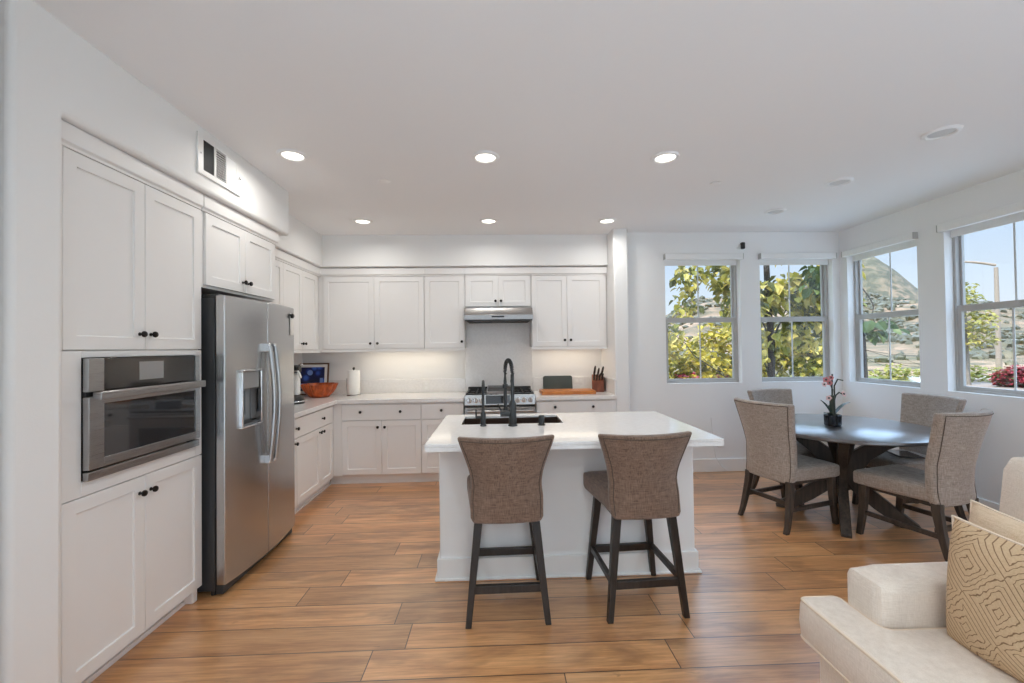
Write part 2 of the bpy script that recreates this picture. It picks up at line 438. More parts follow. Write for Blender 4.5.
struct('wall_stub', MB().box(1.297, 1.459, 4.632, 5.3, 0, H+.01), 'wall', bevel=.018, seg=4)

NY, RX = 4.797, 3.995
Z0, Z1 = 1.005, 2.445
win_nook = [(1.935, 2.815), (3.045, 3.91)]
mb = MB(); xs = [1.44] + [q for wn in win_nook for q in wn] + [4.145]
mb.box(1.44, 4.145, NY, NY+.15, 0, Z0); mb.box(1.44, 4.145, NY, NY+.15, Z1, H)
for k in (0, 2, 4): mb.box(xs[k], xs[k+1], NY, NY+.15, Z0, Z1)
struct('wall_nook', mb, 'wall')
win_right = [(3.885, 4.69), (2.80, 3.64)]
rear_r = [(-3.4, -1.7), (-1.2, .5)]          # unglazed openings behind the camera, added to let daylight in
mb = MB()
mb.box(RX, RX+.15, .5, NY+.15, 0, Z0); mb.box(RX, RX+.15, .5, NY+.15, Z1, H)
for a, b in ((.5, 2.80), (3.64, 3.885), (4.69, NY)): mb.box(RX, RX+.15, a, b, Z0, Z1)
mb.box(RX, RX+.15, -4.2, .5, 2.45, H); mb.box(RX, RX+.15, -4.2, .5, 0, .3)
for a, b in ((-4.2, -3.4), (-1.7, -1.2)): mb.box(RX, RX+.15, a, b, .3, 2.45)
struct('wall_right', mb, 'wall')
mb = MB(); mb.box(-3.3, 4.15, -4.35, -4.2, 2.5, H)
for a, b in ((-3.3, -2.6), (.2, .8), (3.6, 4.15)): mb.box(a, b, -4.35, -4.2, 0, 2.5)  # wide unseen openings between these piers, added to admit daylight
struct('wall_rear', mb, 'wall')

def base(name, x0, x1, y0, y1):
    mb = MB(); mb.box(x0, x1, y0, y1, 0, .15); struct(name, mb, 'trim', bevel=.006)
mb = MB(); mb.box(-1.4, 3.6, -4.0, .75, .0005, .012)  # unseen rug, added so neutral light bounces onto the ceiling
tag(obj('bounce_rug', mb, 'rug', bevel=.004), 'unseen pale grey rug added behind the camera to bounce neutral light', 'rug')
base('baseboard_nook', 1.459, RX-.016, NY-.016, NY)
base('baseboard_right', RX-.016, RX, -4.1, NY)
base('baseboard_stub', 1.459, 1.475, 4.632, NY-.016)
base('baseboard_left', WX, WX+.016, 1.56, 1.755)

def window(n, loc, rz, wd, shade_label, rear=None):
    wn = bpy.data.objects.new('window_%d' % n, None); C.objects.link(wn); wn.location = loc; wn.rotation_euler = (0, 0, rz)
    wn['kind'] = 'structure'; ROOT[wn.name] = Matrix.Translation(loc) @ Matrix.Rotation(rz, 4, 'Z')
    z0, z1, zm = Z0, Z1, 1.738
    f = MB(); a, b = .075, .145; w0, w1, w2 = .024, .044, .056
    f.box(0, w0, a, b, z0, z1); f.box(wd-w0, wd, a, b, z0, z1); f.box(w0, wd-w0, a, b, z0, z0+.024); f.box(w0, wd-w0, a, b, z1-.03, z1)
    fr = obj('window_frame', f, 'vinyl', wn, world=False, bevel=.003)
    u = MB(); c, d = .112, .138                                # fixed upper sash
    u.box(w0, w1, c, d, zm, z1-.03); u.box(wd-w1, wd-w0, c, d, zm, z1-.03); u.box(w1, wd-w1, c, d, z1-.05, z1-.03); u.box(w1, wd-w1, c, d, zm-.012, zm+.028)
    us = obj('upper_sash', u, 'vinyl', wn, world=False, bevel=.002)
    l = MB(); c, d = .08, .108                                 # sliding lower sash
    l.box(w0, w2, c, d, z0+.024, zm+.03); l.box(wd-w2, wd-w0, c, d, z0+.024, zm+.03); l.box(w2, wd-w2, c, d, z0+.024, z0+.054); l.box(w2, wd-w2, c, d, zm-.028, zm+.03)
    ls = obj('lower_sash', l, 'vinyl', wn, world=False, bevel=.002)
    obj('muntin', MB().box(wd/2-.007, wd/2+.007, .121, .127, zm+.028, z1-.05), 'muntin', us, world=False)
    obj('muntin', MB().box(wd/2-.007, wd/2+.007, .091, .097, z0+.054, zm-.028), 'muntin', ls, world=False)
    obj('glass_pane', MB().box(w1, wd-w1, .129, .131, zm+.028, z1-.05), 'glass', us, world=False)
    obj('glass_pane', MB().box(w2, wd-w2, .099, .101, z0+.054, zm-.028), 'glass', ls, world=False)
    obj('window_sill', MB().box(.001, wd-.001, .0, .074, z0-.0005, z0+.006), 'trim', wn, world=False)
    sh = thing('roller_shade', shade_label, 'window shade', loc, rz, 'white roller shades at the tops of the windows')
    obj('cassette', MB().box(-.012, wd+.012, -.052, -.001, 2.424, 2.492), 'trim', sh, world=False, bevel=.008, seg=3)
    obj('hem_bar', MB().box(.006, wd-.006, .052, .066, 2.372, 2.392), 'trim', sh, world=False, bevel=.003)
    obj('shade_cloth', MB().box(.006, wd-.006, .057, .060, 2.392, 2.444), 'trim', sh, world=False)
    for q in (-.016, wd+.012): obj('end_cap', MB().box(q, q+.004, -.052, -.001, 2.426, 2.490), 'vinyl', sh, world=False)
window(1, (1.935, NY, 0), 0, .88, 'white roller shade above the window nearest the kitchen wall end')
window(2, (3.045, NY, 0), 0, .865, 'white roller shade above the tree-filled window just left of the room corner')
window(3, (RX, 4.69, 0), R(-90), .805, 'white roller shade above the window just right of the room corner')
window(4, (RX, 3.64, 0), R(-90), .84, 'white roller shade above the window with the street lamp outside')

# ------------------------------------------------------------------ cabinets
def shaker(mb, x0, x1, z0, z1, y=-.02, th=.02, rail=.058, rec=.009):
    a, b = x0+rail, x1-rail; c, d = z0+rail, z1-rail
    vs = [(x0, y+th, z0), (x1, y+th, z0), (x1, y+th, z1), (x0, y+th, z1), (x0, y, z0), (x1, y, z0), (x1, y, z1), (x0, y, z1),
          (a, y, c), (b, y, c), (b, y, d), (a, y, d), (a+.002, y+rec, c+.002), (b-.002, y+rec, c+.002), (b-.002, y+rec, d-.002), (a+.002, y+rec, d-.002)]
    fs = [(3, 2, 1, 0)]
    for i in range(4):
        j = (i+1) % 4
        fs += [(i, j, 4+j, 4+i), (4+i, 4+j, 8+j, 8+i), (8+i, 8+j, 12+j, 12+i)]
    fs.append((12, 13, 14, 15))
    return mb.add(vs, fs)
KN = [(.0055, 0), (.0055, .014), (.0075, .016), (.0145, .019), (.0155, .024), (.013, .029), (.006, .031)]
def knob(parent, x, z, y=-.02, name='knob'):
    mtx = Matrix.Translation((x, y, z)) @ Matrix.Rotation(R(90), 4, 'X')
    return obj(name, MB().lathe([(.009, 0), (.009, .002)] + KN, 14, mtx), 'dark_knob', parent, world=False, smooth=True)
G = .0015
def door(cab, x0, x1, z0, z1, kx=None, kz=None, panel=True, name='door', knobs=None):
    mb = MB()
    if panel: shaker(mb, x0+G, x1-G, z0+G, z1-G)
    else: mb.box(x0+G, x1-G, -.02, 0, z0+G, z1-G)
    d = obj(name, mb, 'cabinet', cab, world=False, bevel=.0016, seg=1, angle=60)
    for p in (knobs or ([(kx, kz)] if kx is not None else [])): knob(d, *p)
    return d
def cab_body(cab, wd, dp, z0, z1, name='body'):
    return obj(name, MB().box(0, wd, .0005, dp, z0, z1), 'cabinet', cab, world=False, bevel=.001, seg=1)
def crown(cab, wd, name='crown_molding', z=2.283, left=0, right=0):
    mb = MB()
    prof = [(.0, z), (-.022, z), (-.022, z+.012), (-.034, z+.020), (-.034, z+.095), (0, z+.095)]
    mb.loft([[(-left, y, q) for y, q in prof], [(wd+right, y, q) for y, q in prof]])
    return obj(name, mb, 'cabinet', cab, world=False, bevel=.003)
def toe(cab, wd, x0=0):
    mb = MB().box(x0, wd, .06, .08, 0, .10); mb.box(x0, wd, .044, .06, 0, .022)
    return obj('toe_kick', mb, 'cabinet', cab, world=False, bevel=.003)

FX = -1.753
# tall oven cabinet on the left wall
t = thing('oven_cabinet', 'tall white shaker cabinet holding the built-in oven', 'cabinet', (FX, 1.762, 0), R(90))
wd = .803
mb = MB()                                  # carcass with an open bay for the oven
mb.box(0, .04, .0005, .60, .08, 2.283); mb.box(wd-.04, wd, .0005, .60, .08, 2.283)
mb.box(.04, wd-.04, .0005, .60, .08, .905); mb.box(.04, wd-.04, .0005, .60, 1.43, 2.283)
obj('body', mb, 'cabinet', t, world=False)
door(t, 0, wd/2, .085, .845, wd/2-.033, .765); door(t, wd/2, wd, .085, .845, wd/2+.033, .765)
door(t, 0, wd/2, 1.458, 2.281, wd/2-.033, 1.535); door(t, wd/2, wd, 1.458, 2.281, wd/2+.033, 1.535)
obj('oven_surround', MB().box(0, .080, -.019, 0, .848, 1.455).box(wd-.05, wd, -.019, 0, .848, 1.455).box(.080, wd-.05, -.019, 0, .848, .908).box(.080, wd-.05, -.019, 0, 1.427, 1.455), 'cabinet', t, world=False, bevel=.0015, seg=1)
crown(t, wd, left=.034); toe(t, wd-.045)
obj('filler', MB().box(-.034, -.001, -.020, .05, 0, 2.283), 'cabinet', t, world=False)
obj('leg_foot', MB().box(wd-.045, wd-.004, .002, .08, 0, .085), 'cabinet', t, world=False, bevel=.008)

# built-in oven
t = thing('built_in_oven', 'stainless built-in oven with dark glass door set in white cabinet', 'oven', (-1.748, 1.843, .91), R(90))
W = .666
ob = lambda n, mb, m, p=t, **k: obj(n, mb, m, p, world=False, **k)
ob('chassis', MB().box(.005, W-.005, -.018, .53, .002, .512), 'black')
cp = ob('control_panel', MB().box(.0, W, -.036, -.018, .372, .514), 'steel_h', bevel=.002)
for a, b in ((0, .072), (W-.03, W)): ob('steel_end', MB().box(a, b, -.042, -.036, .372, .514), 'steel_h', cp, bevel=.002)
ob('control_glass', MB().box(.072, W-.03, -.040, -.018, .372, .514), 'dark_glass', cp, bevel=.002)
ob('display', MB().box(.255, .402, -.0412, -.040, .405, .492), 'screen', cp)
ob('vent_strip', MB().box(.0, W, -.03, -.018, .352, .37), 'black', cp)
for k in range(7): ob('vent_slot', MB().box(.16+.075*k, .182+.075*k, -.034, -.03, .356, .366), 'chrome', cp)
dr = ob('door', MB().box(.0, .07, -.044, -.018, .045, .35).box(W-.032, W, -.044, -.018, .045, .35).box(.07, W-.032, -.044, -.018, .045, .085).box(.07, W-.032, -.044, -.018, .318, .35), 'steel_h', bevel=.002)
ob('door_glass', MB().box(.07, W-.032, -.040, -.018, .085, .318), 'oven_glass', dr)
hb = ob('handle', MB().box(-.004, W-.03, -.098, -.080, .338, .374), 'steel_h', dr, bevel=.004)
for q in (.02, W-.075): ob('handle_bracket', MB().box(q, q+.03, -.082, -.04, .342, .370), 'steel_h', dr, bevel=.002)
ob('bottom_trim', MB().box(0, W, -.04, -.018, .0, .036), 'steel_h', bevel=.002)

# cabinet over the refrigerator
t = thing('fridge_cabinet', 'short white two-door cabinet above the refrigerator', 'cabinet', (FX, 2.573, 0), R(90))
wd = .857
cab_body(t, wd, .60, 1.83, 2.283)
door(t, .03, .43, 1.845, 2.281, .40, 1.915); door(t, .43, .83, 1.845, 2.281, .46, 1.915)
obj('filler', MB().box(0, .03-G, -.004, 0, 1.83, 2.283), 'cabinet', t, world=False)
crown(t, wd)

# refrigerator
FYN, FYF = 2.590, 3.462
t = thing('refrigerator', 'stainless side-by-side refrigerator with ice dispenser', 'refrigerator', (-1.73, FYN, 0), R(90))
Wf = FYF-FYN
ob = lambda n, mb, m, p=t, **k: obj(n, mb, m, p, world=False, **k)
ob('case', MB().box(.004, Wf-.004, -.052, .60, .03, 1.765), 'case', bevel=.004)
ob('base_grille', MB().box(.012, Wf-.012, -.095, -.052, .008, .062), 'case', bevel=.004)
for q in (.015, Wf-.055): ob('roller_foot', MB().lathe([(.02, 0), (.02, .03)], 12, Matrix.Translation((q+.02, -.03, 0))), 'black')
ob('hinge_cover', MB().box(.01, .12, -.07, .03, 1.765, 1.79), 'black', bevel=.004)
def bow(x):                                   # doors bow outwards across the whole width
    u = (x/Wf)*2-1
    return -.112 - .038*(1-u*u)
SEAM = .408
def fdoor(name, x0, x1, hole=None, edge=0):
    mb = MB(); z0, z1 = .065, 1.782; n = 14
    xs = [x0+(x1-x0)*k/n for k in range(n+1)]
    if hole: xs = sorted(set([q for q in xs if abs(q-hole[0]) > .012 and abs(q-hole[1]) > .012]+[hole[0], hole[1]]))
    zs = [z0, z1] if not hole else [z0, hole[2], hole[3], z1]
    F_, B_ = {}, {}
    for x in xs:
        for z in zs:
            mb.v.append(Vector((x, bow(x), z))); F_[(x, z)] = len(mb.v)-1
            mb.v.append(Vector((x, -.058, z))); B_[(x, z)] = len(mb.v)-1
    for a, b in zip(xs, xs[1:]):
        for c, d in zip(zs, zs[1:]):
            if hole and a >= hole[0]-1e-6 and b <= hole[1]+1e-6 and c >= hole[2]-1e-6 and d <= hole[3]+1e-6: continue
            mb.f.append((F_[(a, c)], F_[(b, c)], F_[(b, d)], F_[(a, d)])); mb.f.append((B_[(a, d)], B_[(b, d)], B_[(b, c)], B_[(a, c)]))
        mb.f.append((F_[(a, zs[-1])], F_[(b, zs[-1])], B_[(b, zs[-1])], B_[(a, zs[-1])])); mb.f.append((B_[(a, z0)], B_[(b, z0)], F_[(b, z0)], F_[(a, z0)]))
    for x in (xs[0], xs[-1]):
        for c, d in zip(zs, zs[1:]): mb.f.append((F_[(x, c)], F_[(x, d)], B_[(x, d)], B_[(x, c)]))
    if hole:
        hx = [q for q in xs if hole[0]-1e-6 <= q <= hole[1]+1e-6]
        for a, b in zip(hx, hx[1:]):
            for z in (hole[2], hole[3]): mb.f.append((F_[(a, z)], F_[(b, z)], B_[(b, z)], B_[(a, z)]))
        for x in (hole[0], hole[1]): mb.f.append((F_[(x, hole[2])], F_[(x, hole[3])], B_[(x, hole[3])], B_[(x, hole[2])]))
    return obj(name, mb, 'steel', t, world=False, bevel=.006, seg=3, angle=50)
hole = (.118, .338, .965, 1.325)
ld = fdoor('freezer_door', .002, SEAM-.003, hole); rd = fdoor('fresh_food_door', SEAM+.003, Wf-.002)
# dispenser
yy = bow(.23)
mb = MB(); hx0, hx1, hz0, hz1 = hole; e_ = .009
for (a, b, c, d) in ((hx0-.004, hx1+.004, hz0-.004, hz0+e_), (hx0-.004, hx1+.004, hz1-e_, hz1+.004), (hx0-.004, hx0+e_, hz0+e_, hz1-e_), (hx1-e_, hx1+.004, hz0+e_, hz1-e_)):
    mb.box(a, b, yy-.010, yy+.03, c, d)
ds = ob('dispenser_frame', mb, 'chrome', ld, bevel=.004)
ob('dispenser_recess', MB().box(hx0+.002, hx1-.002, -.068, -.060, hz0+.002, hz1-.002).box(hx0+.002, hx1-.002, yy+.02, -.062, hz0+.008, hz0+.018), 'screen', ld)
ob('dispenser_panel', MB().box(hx0+.014, hx1-.014, yy+.006, -.066, 1.205, hz1-.010), 'screen', ld, bevel=.003)
ob('dispenser_paddle', MB().box(.2, .256, yy+.055, yy+.066, 1.03, 1.19), 'black', ld, bevel=.004)
ob('dispenser_grille', MB().box(hx0+.02, hx1-.02, yy+.015, -.068, hz0+.018, hz0+.024), 'black', ld)
for k, (xc, par) in enumerate(((SEAM-.034, ld), (SEAM+.034, rd))):
    pts = []; zt, zb = 1.48, .70
    for q in range(15):
        z = zb+(zt-zb)*q/14; pts.append((xc, bow(xc)-.032-.030*math.sin(math.pi*q/14), z))
    ob('handle', MB().tube(pts, .0145, 12), 'steel', par, smooth=True)
    for z in (zb+.012, zt-.012): ob('handle_mount', MB().box(xc-.014, xc+.014, bow(xc)-.036, bow(xc)+.004, z-.03, z+.03), 'chrome', par, bevel=.005)

# paper tag and magnet on the refrigerator door
t = thing('paper_note', 'small white paper slip hanging on the right refrigerator door', 'paper', (-1.61, 3.395, 1.65), R(90))
xl = 3.395-FYN; yw = bow(xl)+(1.73-1.61)
mb = MB(); n = 6
for k in range(n+1):
    z = -.085+.17*k/n; c_ = .003*math.sin(k*1.3)
    mb.v += [Vector((-.038, bow(xl-.038)+.120-.004-abs(c_), z)), Vector((.038, bow(xl+.038)+.120-.004-abs(c_), z)), Vector((.038, bow(xl+.038)+.120-.003, z)), Vector((-.038, bow(xl-.038)+.120-.003, z))]
for k in range(n):
    for i in range(4): mb.f.append((k*4+i, k*4+(i+1) % 4, k*4+4+(i+1) % 4, k*4+4+i))
mb.f += [(3, 2, 1, 0), (n*4, n*4+1, n*4+2, n*4+3)]
obj('sheet', mb, 'paper', t, world=False)
t = thing('fridge_magnet', 'round black magnet pinning a paper slip to the refrigerator', 'magnet', (-1.61, 3.375, 1.715), R(90))
obj('magnet_disc', MB().lathe([(.016, 0), (.019, .006), (.019, .014), (.012, .02)], 18, Matrix.Translation((0, bow(3.375-FYN)+.120-.005, 0)) @ Matrix.Rotation(R(90), 4, 'X')), 'black', t, world=False, smooth=True)
obj('clip_tab', MB().box(-.03, -.01, bow(3.375-FYN)+.120-.016, bow(3.375-FYN)+.120-.006, .0, .012), 'black', t, world=False, bevel=.002)

# left base run
t = thing('base_cabinet', 'white base cabinet with one wide drawer over three doors beside the refrigerator', 'cabinet', (FX, 3.47, 0), R(90))
wd = 1.158
cab_body(t, wd, .60, .10, .872); toe(t, wd+.06)
door(t, .005, 1.085, .690, .858, panel=False, name='drawer', knobs=[(.265, .772), (.81, .772)])
door(t, .005, .275, .108, .684, .245, .645); door(t, .278, .775, .108, .684, .745, .645); door(t, .778, 1.085, .108, .684, .81, .645)
# left upper run
t = thing('upper_cabinet', 'white two-door upper cabinet on the left wall behind the refrigerator', 'cabinet', (-2.03, 3.56, 0), R(90))
wd = 1.378
cab_body(t, wd, .328, 1.45, 2.283); crown(t, wd+.03)
door(t, .53, .93, 1.452, 2.281, .90, 1.515); door(t, .93, 1.30, 1.452, 2.281, .96, 1.515)
door(t, .05, .53, 1.452, 2.281)
obj('light_rail', MB().box(0, wd, -.018, .0, 1.418, 1.449), 'cabinet', t, world=False)
# back base run
DY = 4.63
t = thing('base_cabinet', 'white base cabinet with two-knob drawer over two doors in the left corner', 'cabinet', (-1.73, DY, 0))
cab_body(t, .91, .615, .10, .872); toe(t, .912, -.080)
obj('corner_filler', MB().box(-.021, .066, -.012, 0, .10, .872), 'cabinet', t, world=False)
door(t, .07, .908, .692, .858, panel=False, name='drawer', knobs=[(.27, .780), (.692, .780)])
door(t, .07, .489, .112, .686, .452, .617); door(t, .489, .908, .112, .686, .526, .617)
t = thing('base_cabinet', 'narrow white three-drawer base cabinet left of the range', 'cabinet', (-.82, DY, 0))
cab_body(t, .46, .615, .10, .872); toe(t, .46)
door(t, .003, .455, .692, .858, panel=False, name='drawer', knobs=[(.218, .785)])
door(t, .003, .455, .420, .686, name='drawer', knobs=[(.229, .60)]); door(t, .003, .455, .112, .416, name='drawer', knobs=[(.229, .33)])
t = thing('base_cabinet', 'white base cabinet right of the range, beside the wall end', 'cabinet', (.418, DY, 0))
cab_body(t, .877, .615, .10, .872); toe(t, .877)
door(t, .004, .842, .692, .858, panel=False, name='drawer', knobs=[(.206, .797), (.62, .797)])
door(t, .004, .423, .112, .686, .39, .617); door(t, .423, .842, .112, .686, .456, .617)

# upper cabinets of the back wall
UY = 4.94
def rail(t, wd): obj('light_rail', MB().box(0, wd, -.018, .0, 1.418, 1.449), 'cabinet', t, world=False, bevel=.003)
t = thing('upper_cabinet', 'wide white two-door upper cabinet in the left corner of the back wall', 'cabinet', (-2.0, UY, 0))
cab_body(t, 1.172, .308, 1.45, 2.283); crown(t, 1.172, left=-.0)
obj('corner_filler', MB().box(-.029, .0, .0, .03, 1.418, 2.283), 'cabinet', t, world=False)
door(t, .03, .602, 1.452, 2.281, .562, 1.515); door(t, .602, 1.170, 1.452, 2.281, .642, 1.515); rail(t, 1.172)
t = thing('upper_cabinet', 'white single-door upper cabinet left of the range hood', 'cabinet', (-.828, UY, 0))
cab_body(t, .462, .308, 1.45, 2.283); crown(t, .462); door(t, .004, .458, 1.452, 2.281, .428, 1.524); rail(t, .462)
t = thing('upper_cabinet', 'short white two-door upper cabinet above the range hood', 'cabinet', (-.366, UY, 0))
cab_body(t, .774, .308, 1.90, 2.283); crown(t, .774); door(t, .012, .388, 1.925, 2.281, .358, 1.988); door(t, .388, .764, 1.925, 2.281, .422, 1.988)
t = thing('upper_cabinet', 'white two-door upper cabinet right of the range hood', 'cabinet', (.408, UY, 0))
cab_body(t, .882, .308, 1.45, 2.283); crown(t, .884); door(t, .004, .415, 1.452, 2.281, .382, 1.527); door(t, .415, .858, 1.452, 2.281, .452, 1.527); rail(t, .882)

# worktops
CT = .914
t = thing('worktop', 'white quartz worktop running round the corner from refrigerator to range', 'worktop', (-1.9, 4.9, .873))
mb = MB(); mb.prism([(-2.36, 3.47), (-1.708, 3.47), (-1.708, 4.585), (-.358, 4.585), (-.358, 5.249), (-2.36, 5.249)], .8735, CT)
obj('slab', mb, 'quartz', t, bevel=.003)
obj('splash_strip', MB().box(-2.345, -.385, 5.23, 5.249, CT+.0005, 1.075).box(-2.359, -2.341, 3.47, 5.23, CT+.0005, 1.075), 'quartz', t, bevel=.002)
t = thing('worktop', 'short white quartz worktop right of the range under the knife block', 'worktop', (.85, 4.9, .873))
obj('slab', MB().box(.412, 1.294, 4.585, 5.249, .8735, CT), 'quartz', t, bevel=.003)
obj('splash_strip', MB().box(.44, 1.276, 5.23, 5.249, CT+.0005, 1.075).box(1.277, 1.2955, 4.60, 5.249, CT+.0005, 1.082), 'quartz', t, bevel=.002)
t = tag(obj('backsplash_panel', MB().box(-.382, .437, 5.231, 5.249, .92, 1.80), 'quartz', bevel=.002), 'tall white quartz panel on the wall between range and hood', 'backsplash')

# wall outlets
def outlet(loc, rz, label, wd=.075, ht=.118):
    t = thing('wall_outlet', label, 'outlet', loc, rz)
    obj('cover_plate', MB().box(-wd/2, wd/2, -.006, -.0005, -ht/2, ht/2), 'plastic_white', t, world=False, bevel=.003)
    for z in (-.026, .026):
        if ht > wd: obj('socket', MB().box(-.016, .016, -.0085, -.006, z-.016, z+.016), 'trim', t, world=False, bevel=.003)
        else: obj('socket', MB().box(z-.016, z+.016, -.0085, -.006, -.016, .016), 'trim', t, world=False, bevel=.003)
outlet((-.865, 5.23, .995), 0, 'white outlet on the splash strip left of the range')
outlet((1.005, 5.23, 1.035), 0, 'white sideways outlet on the splash strip behind the cutting boards', .118, .075)
outlet((2.545, NY, .335), 0, 'white outlet low on the wall under the nook windows')

# under-cabinet lights
for x0, x1, lab in ((-1.55, -.55, 'warm strip light under the upper cabinets left of the hood'), (.50, 1.20, 'warm strip light under the upper cabinet right of the hood')):
    t = thing('under_cabinet_light', lab, 'light', ((x0+x1)/2, 5.08, 1.449))
    obj('housing', MB().box(x0-.01, x1+.01, 5.03, 5.09, 1.436, 1.4485), 'plastic_white', t, bevel=.002)
    obj('led_strip', MB().box(x0, x1, 5.04, 5.08, 1.433, 1.436), 'led', t)
    lamp_area('strip_glow', t, (0, 0, -.022), (0, 0, 0), x1-x0, LED_POWER*(x1-x0), (1, .84, .64), 'RECTANGLE', .05)

# ------------------------------------------------------------------ range and hood
def lathe_y(mb, prof, x, y, z, n=18):          # axis pointing to -y
    return mb.lathe(prof, n, Matrix.Translation((x, y, z)) @ Matrix.Rotation(R(90), 4, 'X'))
t = thing('range', 'stainless gas range with six knobs and black grates', 'range', (.029, 4.56, 0))
x0, x1 = -.352, .408
obj('body', MB().box(x0, x1, 4.62, 5.225, .06, .905), 'case', t, bevel=.003)
obj('cooktop', MB().box(x0-.004, x1+.004, 4.575, 5.225, .905, .922), 'steel_h', t, bevel=.004)
mb = MB(); pr_ = [(4.555, .835), (4.62, .835), (4.62, .905), (4.60, .945), (4.575, .945)]
mb.loft([[(x0, y, z) for y, z in pr_], [(x1, y, z) for y, z in pr_]])
cp = obj('control_panel', mb, 'steel_h', t, bevel=.004)
ang = math.atan2(.02, .11)
obj('display', MB().add([(-.125, 4.552, .850), (.137, 4.552, .850), (.137, 4.5685, .936), (-.125, 4.5685, .936), (-.125, 4.58, .850), (.137, 4.58, .850), (.137, 4.59, .936), (-.125, 4.59, .936)],
    [(0, 1, 2, 3), (7, 6, 5, 4), (0, 4, 5, 1), (1, 5, 6, 2), (2, 6, 7, 3), (3, 7, 4, 0)]), 'dark_glass', cp)
for xk in (-.298, -.232, -.166, .219, .286, .355):
    kb = obj('knob', lathe_y(MB(), [(.030, 0), (.030, .006), (.024, .008), (.0225, .034), (.019, .040), (.002, .041)], xk, 4.565, .888, 20), 'chrome', cp, smooth=True)
    obj('pointer', MB().box(xk-.005, xk+.005, 4.516, 4.5245, .868, .908), 'steel', kb, bevel=.002)
obj('gap_shade_strip', MB().box(x0+.004, x1-.004, 4.575, 4.63, .812, .834), 'black', t)  # solid black strip painting the shade between panel and door
od = obj('oven_door', MB().box(x0+.002, x1-.002, 4.565, 4.62, .24, .81), 'steel_h', t, bevel=.005)
obj('door_window', MB().box(x0+.10, x1-.10, 4.561, 4.566, .36, .66), 'oven_glass', od)
hd = obj('handle', MB().tube([(x0+.03, 4.515, .775), (x1-.03, 4.515, .775)], .014, 12), 'steel_h', od, smooth=True)
for q in (x0+.06, x1-.06): obj('handle_post', MB().box(q-.012, q+.012, 4.515, 4.57, .765, .785), 'steel_h', od, bevel=.003)
obj('storage_drawer', MB().box(x0+.002, x1-.002, 4.57, 4.62, .08, .23), 'steel_h', t, bevel=.005)
obj('kick_base', MB().box(x0+.02, x1-.02, 4.62, 5.2, .0, .07), 'black', t)
def grate(xa, xb):
    mb = MB(); ya, yb, z = 4.60, 5.17, .958
    for y in (ya, (ya*2+yb)/3, (ya+2*yb)/3, yb): mb.box(xa, xb, y-.007, y+.007, z-.016, z)
    for x in (xa+.007, (xa+xb)/2, xb-.007): mb.box(x-.007, x+.007, ya, yb, z-.016, z)
    for x in (xa+.01, xb-.01):
        for y in (ya+.01, yb-.01): mb.box(x-.008, x+.008, y-.008, y+.008, .922, z-.014)
    obj('grate', mb, 'grate', t)
grate(x0+.012, -.118); grate(.172, x1-.012)
for x in (x0+.125, .29):
    for y in (4.73, 5.03):
        obj('burner', MB().lathe([(.05, .922), (.05, .932), (.036, .934), (.036, .944), (.002, .946)], 20, Matrix.Translation((x, y, 0))), 'grate', t, smooth=True)
g_ = obj('griddle', MB().box(-.112, .166, 4.62, 5.16, .955, .968), 'grate', t, bevel=.003)
obj('griddle_rim', MB().box(-.112, .166, 5.150, 5.172, .950, .992).box(-.116, -.108, 4.62, 5.16, .952, .985).box(.162, .170, 4.62, 5.16, .952, .985).box(-.112, .166, 4.612, 4.622, .948, .975), 'steel_h', g_, bevel=.002)
obj('back_vent', MB().box(x0, x1, 5.185, 5.225, .922, .975), 'grate', t, bevel=.004)

t = thing('range_hood', 'low stainless range hood under the short upper cabinet', 'hood', (.025, 4.75, 1.75))
mb = MB(); pr_ = [(4.732, 1.762), (4.732, 1.815), (4.752, 1.828), (4.79, 1.895), (5.245, 1.895), (5.245, 1.762)]
mb.loft([[(-.358, y, z) for y, z in pr_], [(.408, y, z) for y, z in pr_]])
obj('shell', mb, 'steel_h', t, bevel=.003)
obj('filter_panel', MB().box(-.33, .38, 4.76, 5.22, 1.748, 1.762), 'vent_dark', t)
obj('lower_lip', MB().box(-.352, .402, 4.738, 4.752, 1.748, 1.762), 'case', t)
obj('control_strip', MB().box(-.052, .086, 4.7295, 4.733, 1.785, 1.803), 'dark_glass', t)

# ------------------------------------------------------------------ island
t = thing('kitchen_island', 'white kitchen island base with baseboard, behind the two stools', 'island', (.43, 3.0, 0))
IX0, IX1, IY0, IY1 = -.372, 1.252, 2.70, 3.40
obj('body', MB().loft([[(x, y, 0) for x, y in ((IX0, IY0), (IX1, IY0), (IX1, IY1), (IX0, IY1))], [(x, y, .873) for x, y in ((IX0, IY0), (IX1, IY0), (IX1, IY1), (IX0, IY1))], [(x, y, .873) for x, y in ((IX0+.04, IY0+.04), (IX1-.04, IY0+.04), (IX1-.04, IY1-.02), (IX0+.04, IY1-.02))], [(x, y, .05) for x, y in ((IX0+.04, IY0+.04), (IX1-.04, IY0+.04), (IX1-.04, IY1-.02), (IX0+.04, IY1-.02))]]), 'wall', t, bevel=.008, seg=3)
mb = MB()
for a in ((IX0-.016, IX1+.016, IY0-.016, IY0), (IX0-.016, IX1+.016, IY1, IY1+.016), (IX0-.016, IX0, IY0, IY1), (IX1, IX1+.016, IY0, IY1)): mb.box(*a, 0, .135)
bb = obj('baseboard', mb, 'trim', t, bevel=.005)
mb = MB()
for a in ((IX0-.030, IX1+.030, IY0-.030, IY0-.016), (IX0-.030, IX1+.030, IY1+.016, IY1+.030), (IX0-.030, IX0-.016, IY0-.016, IY1+.016), (IX1+.016, IX1+.030, IY0-.016, IY1+.016)): mb.box(*a, 0, .02)
obj('shoe_molding', mb, 'trim', bb, bevel=.008)
t = thing('island_worktop', 'white quartz island top with the sink cut-out', 'worktop', (.43, 2.9, .873))
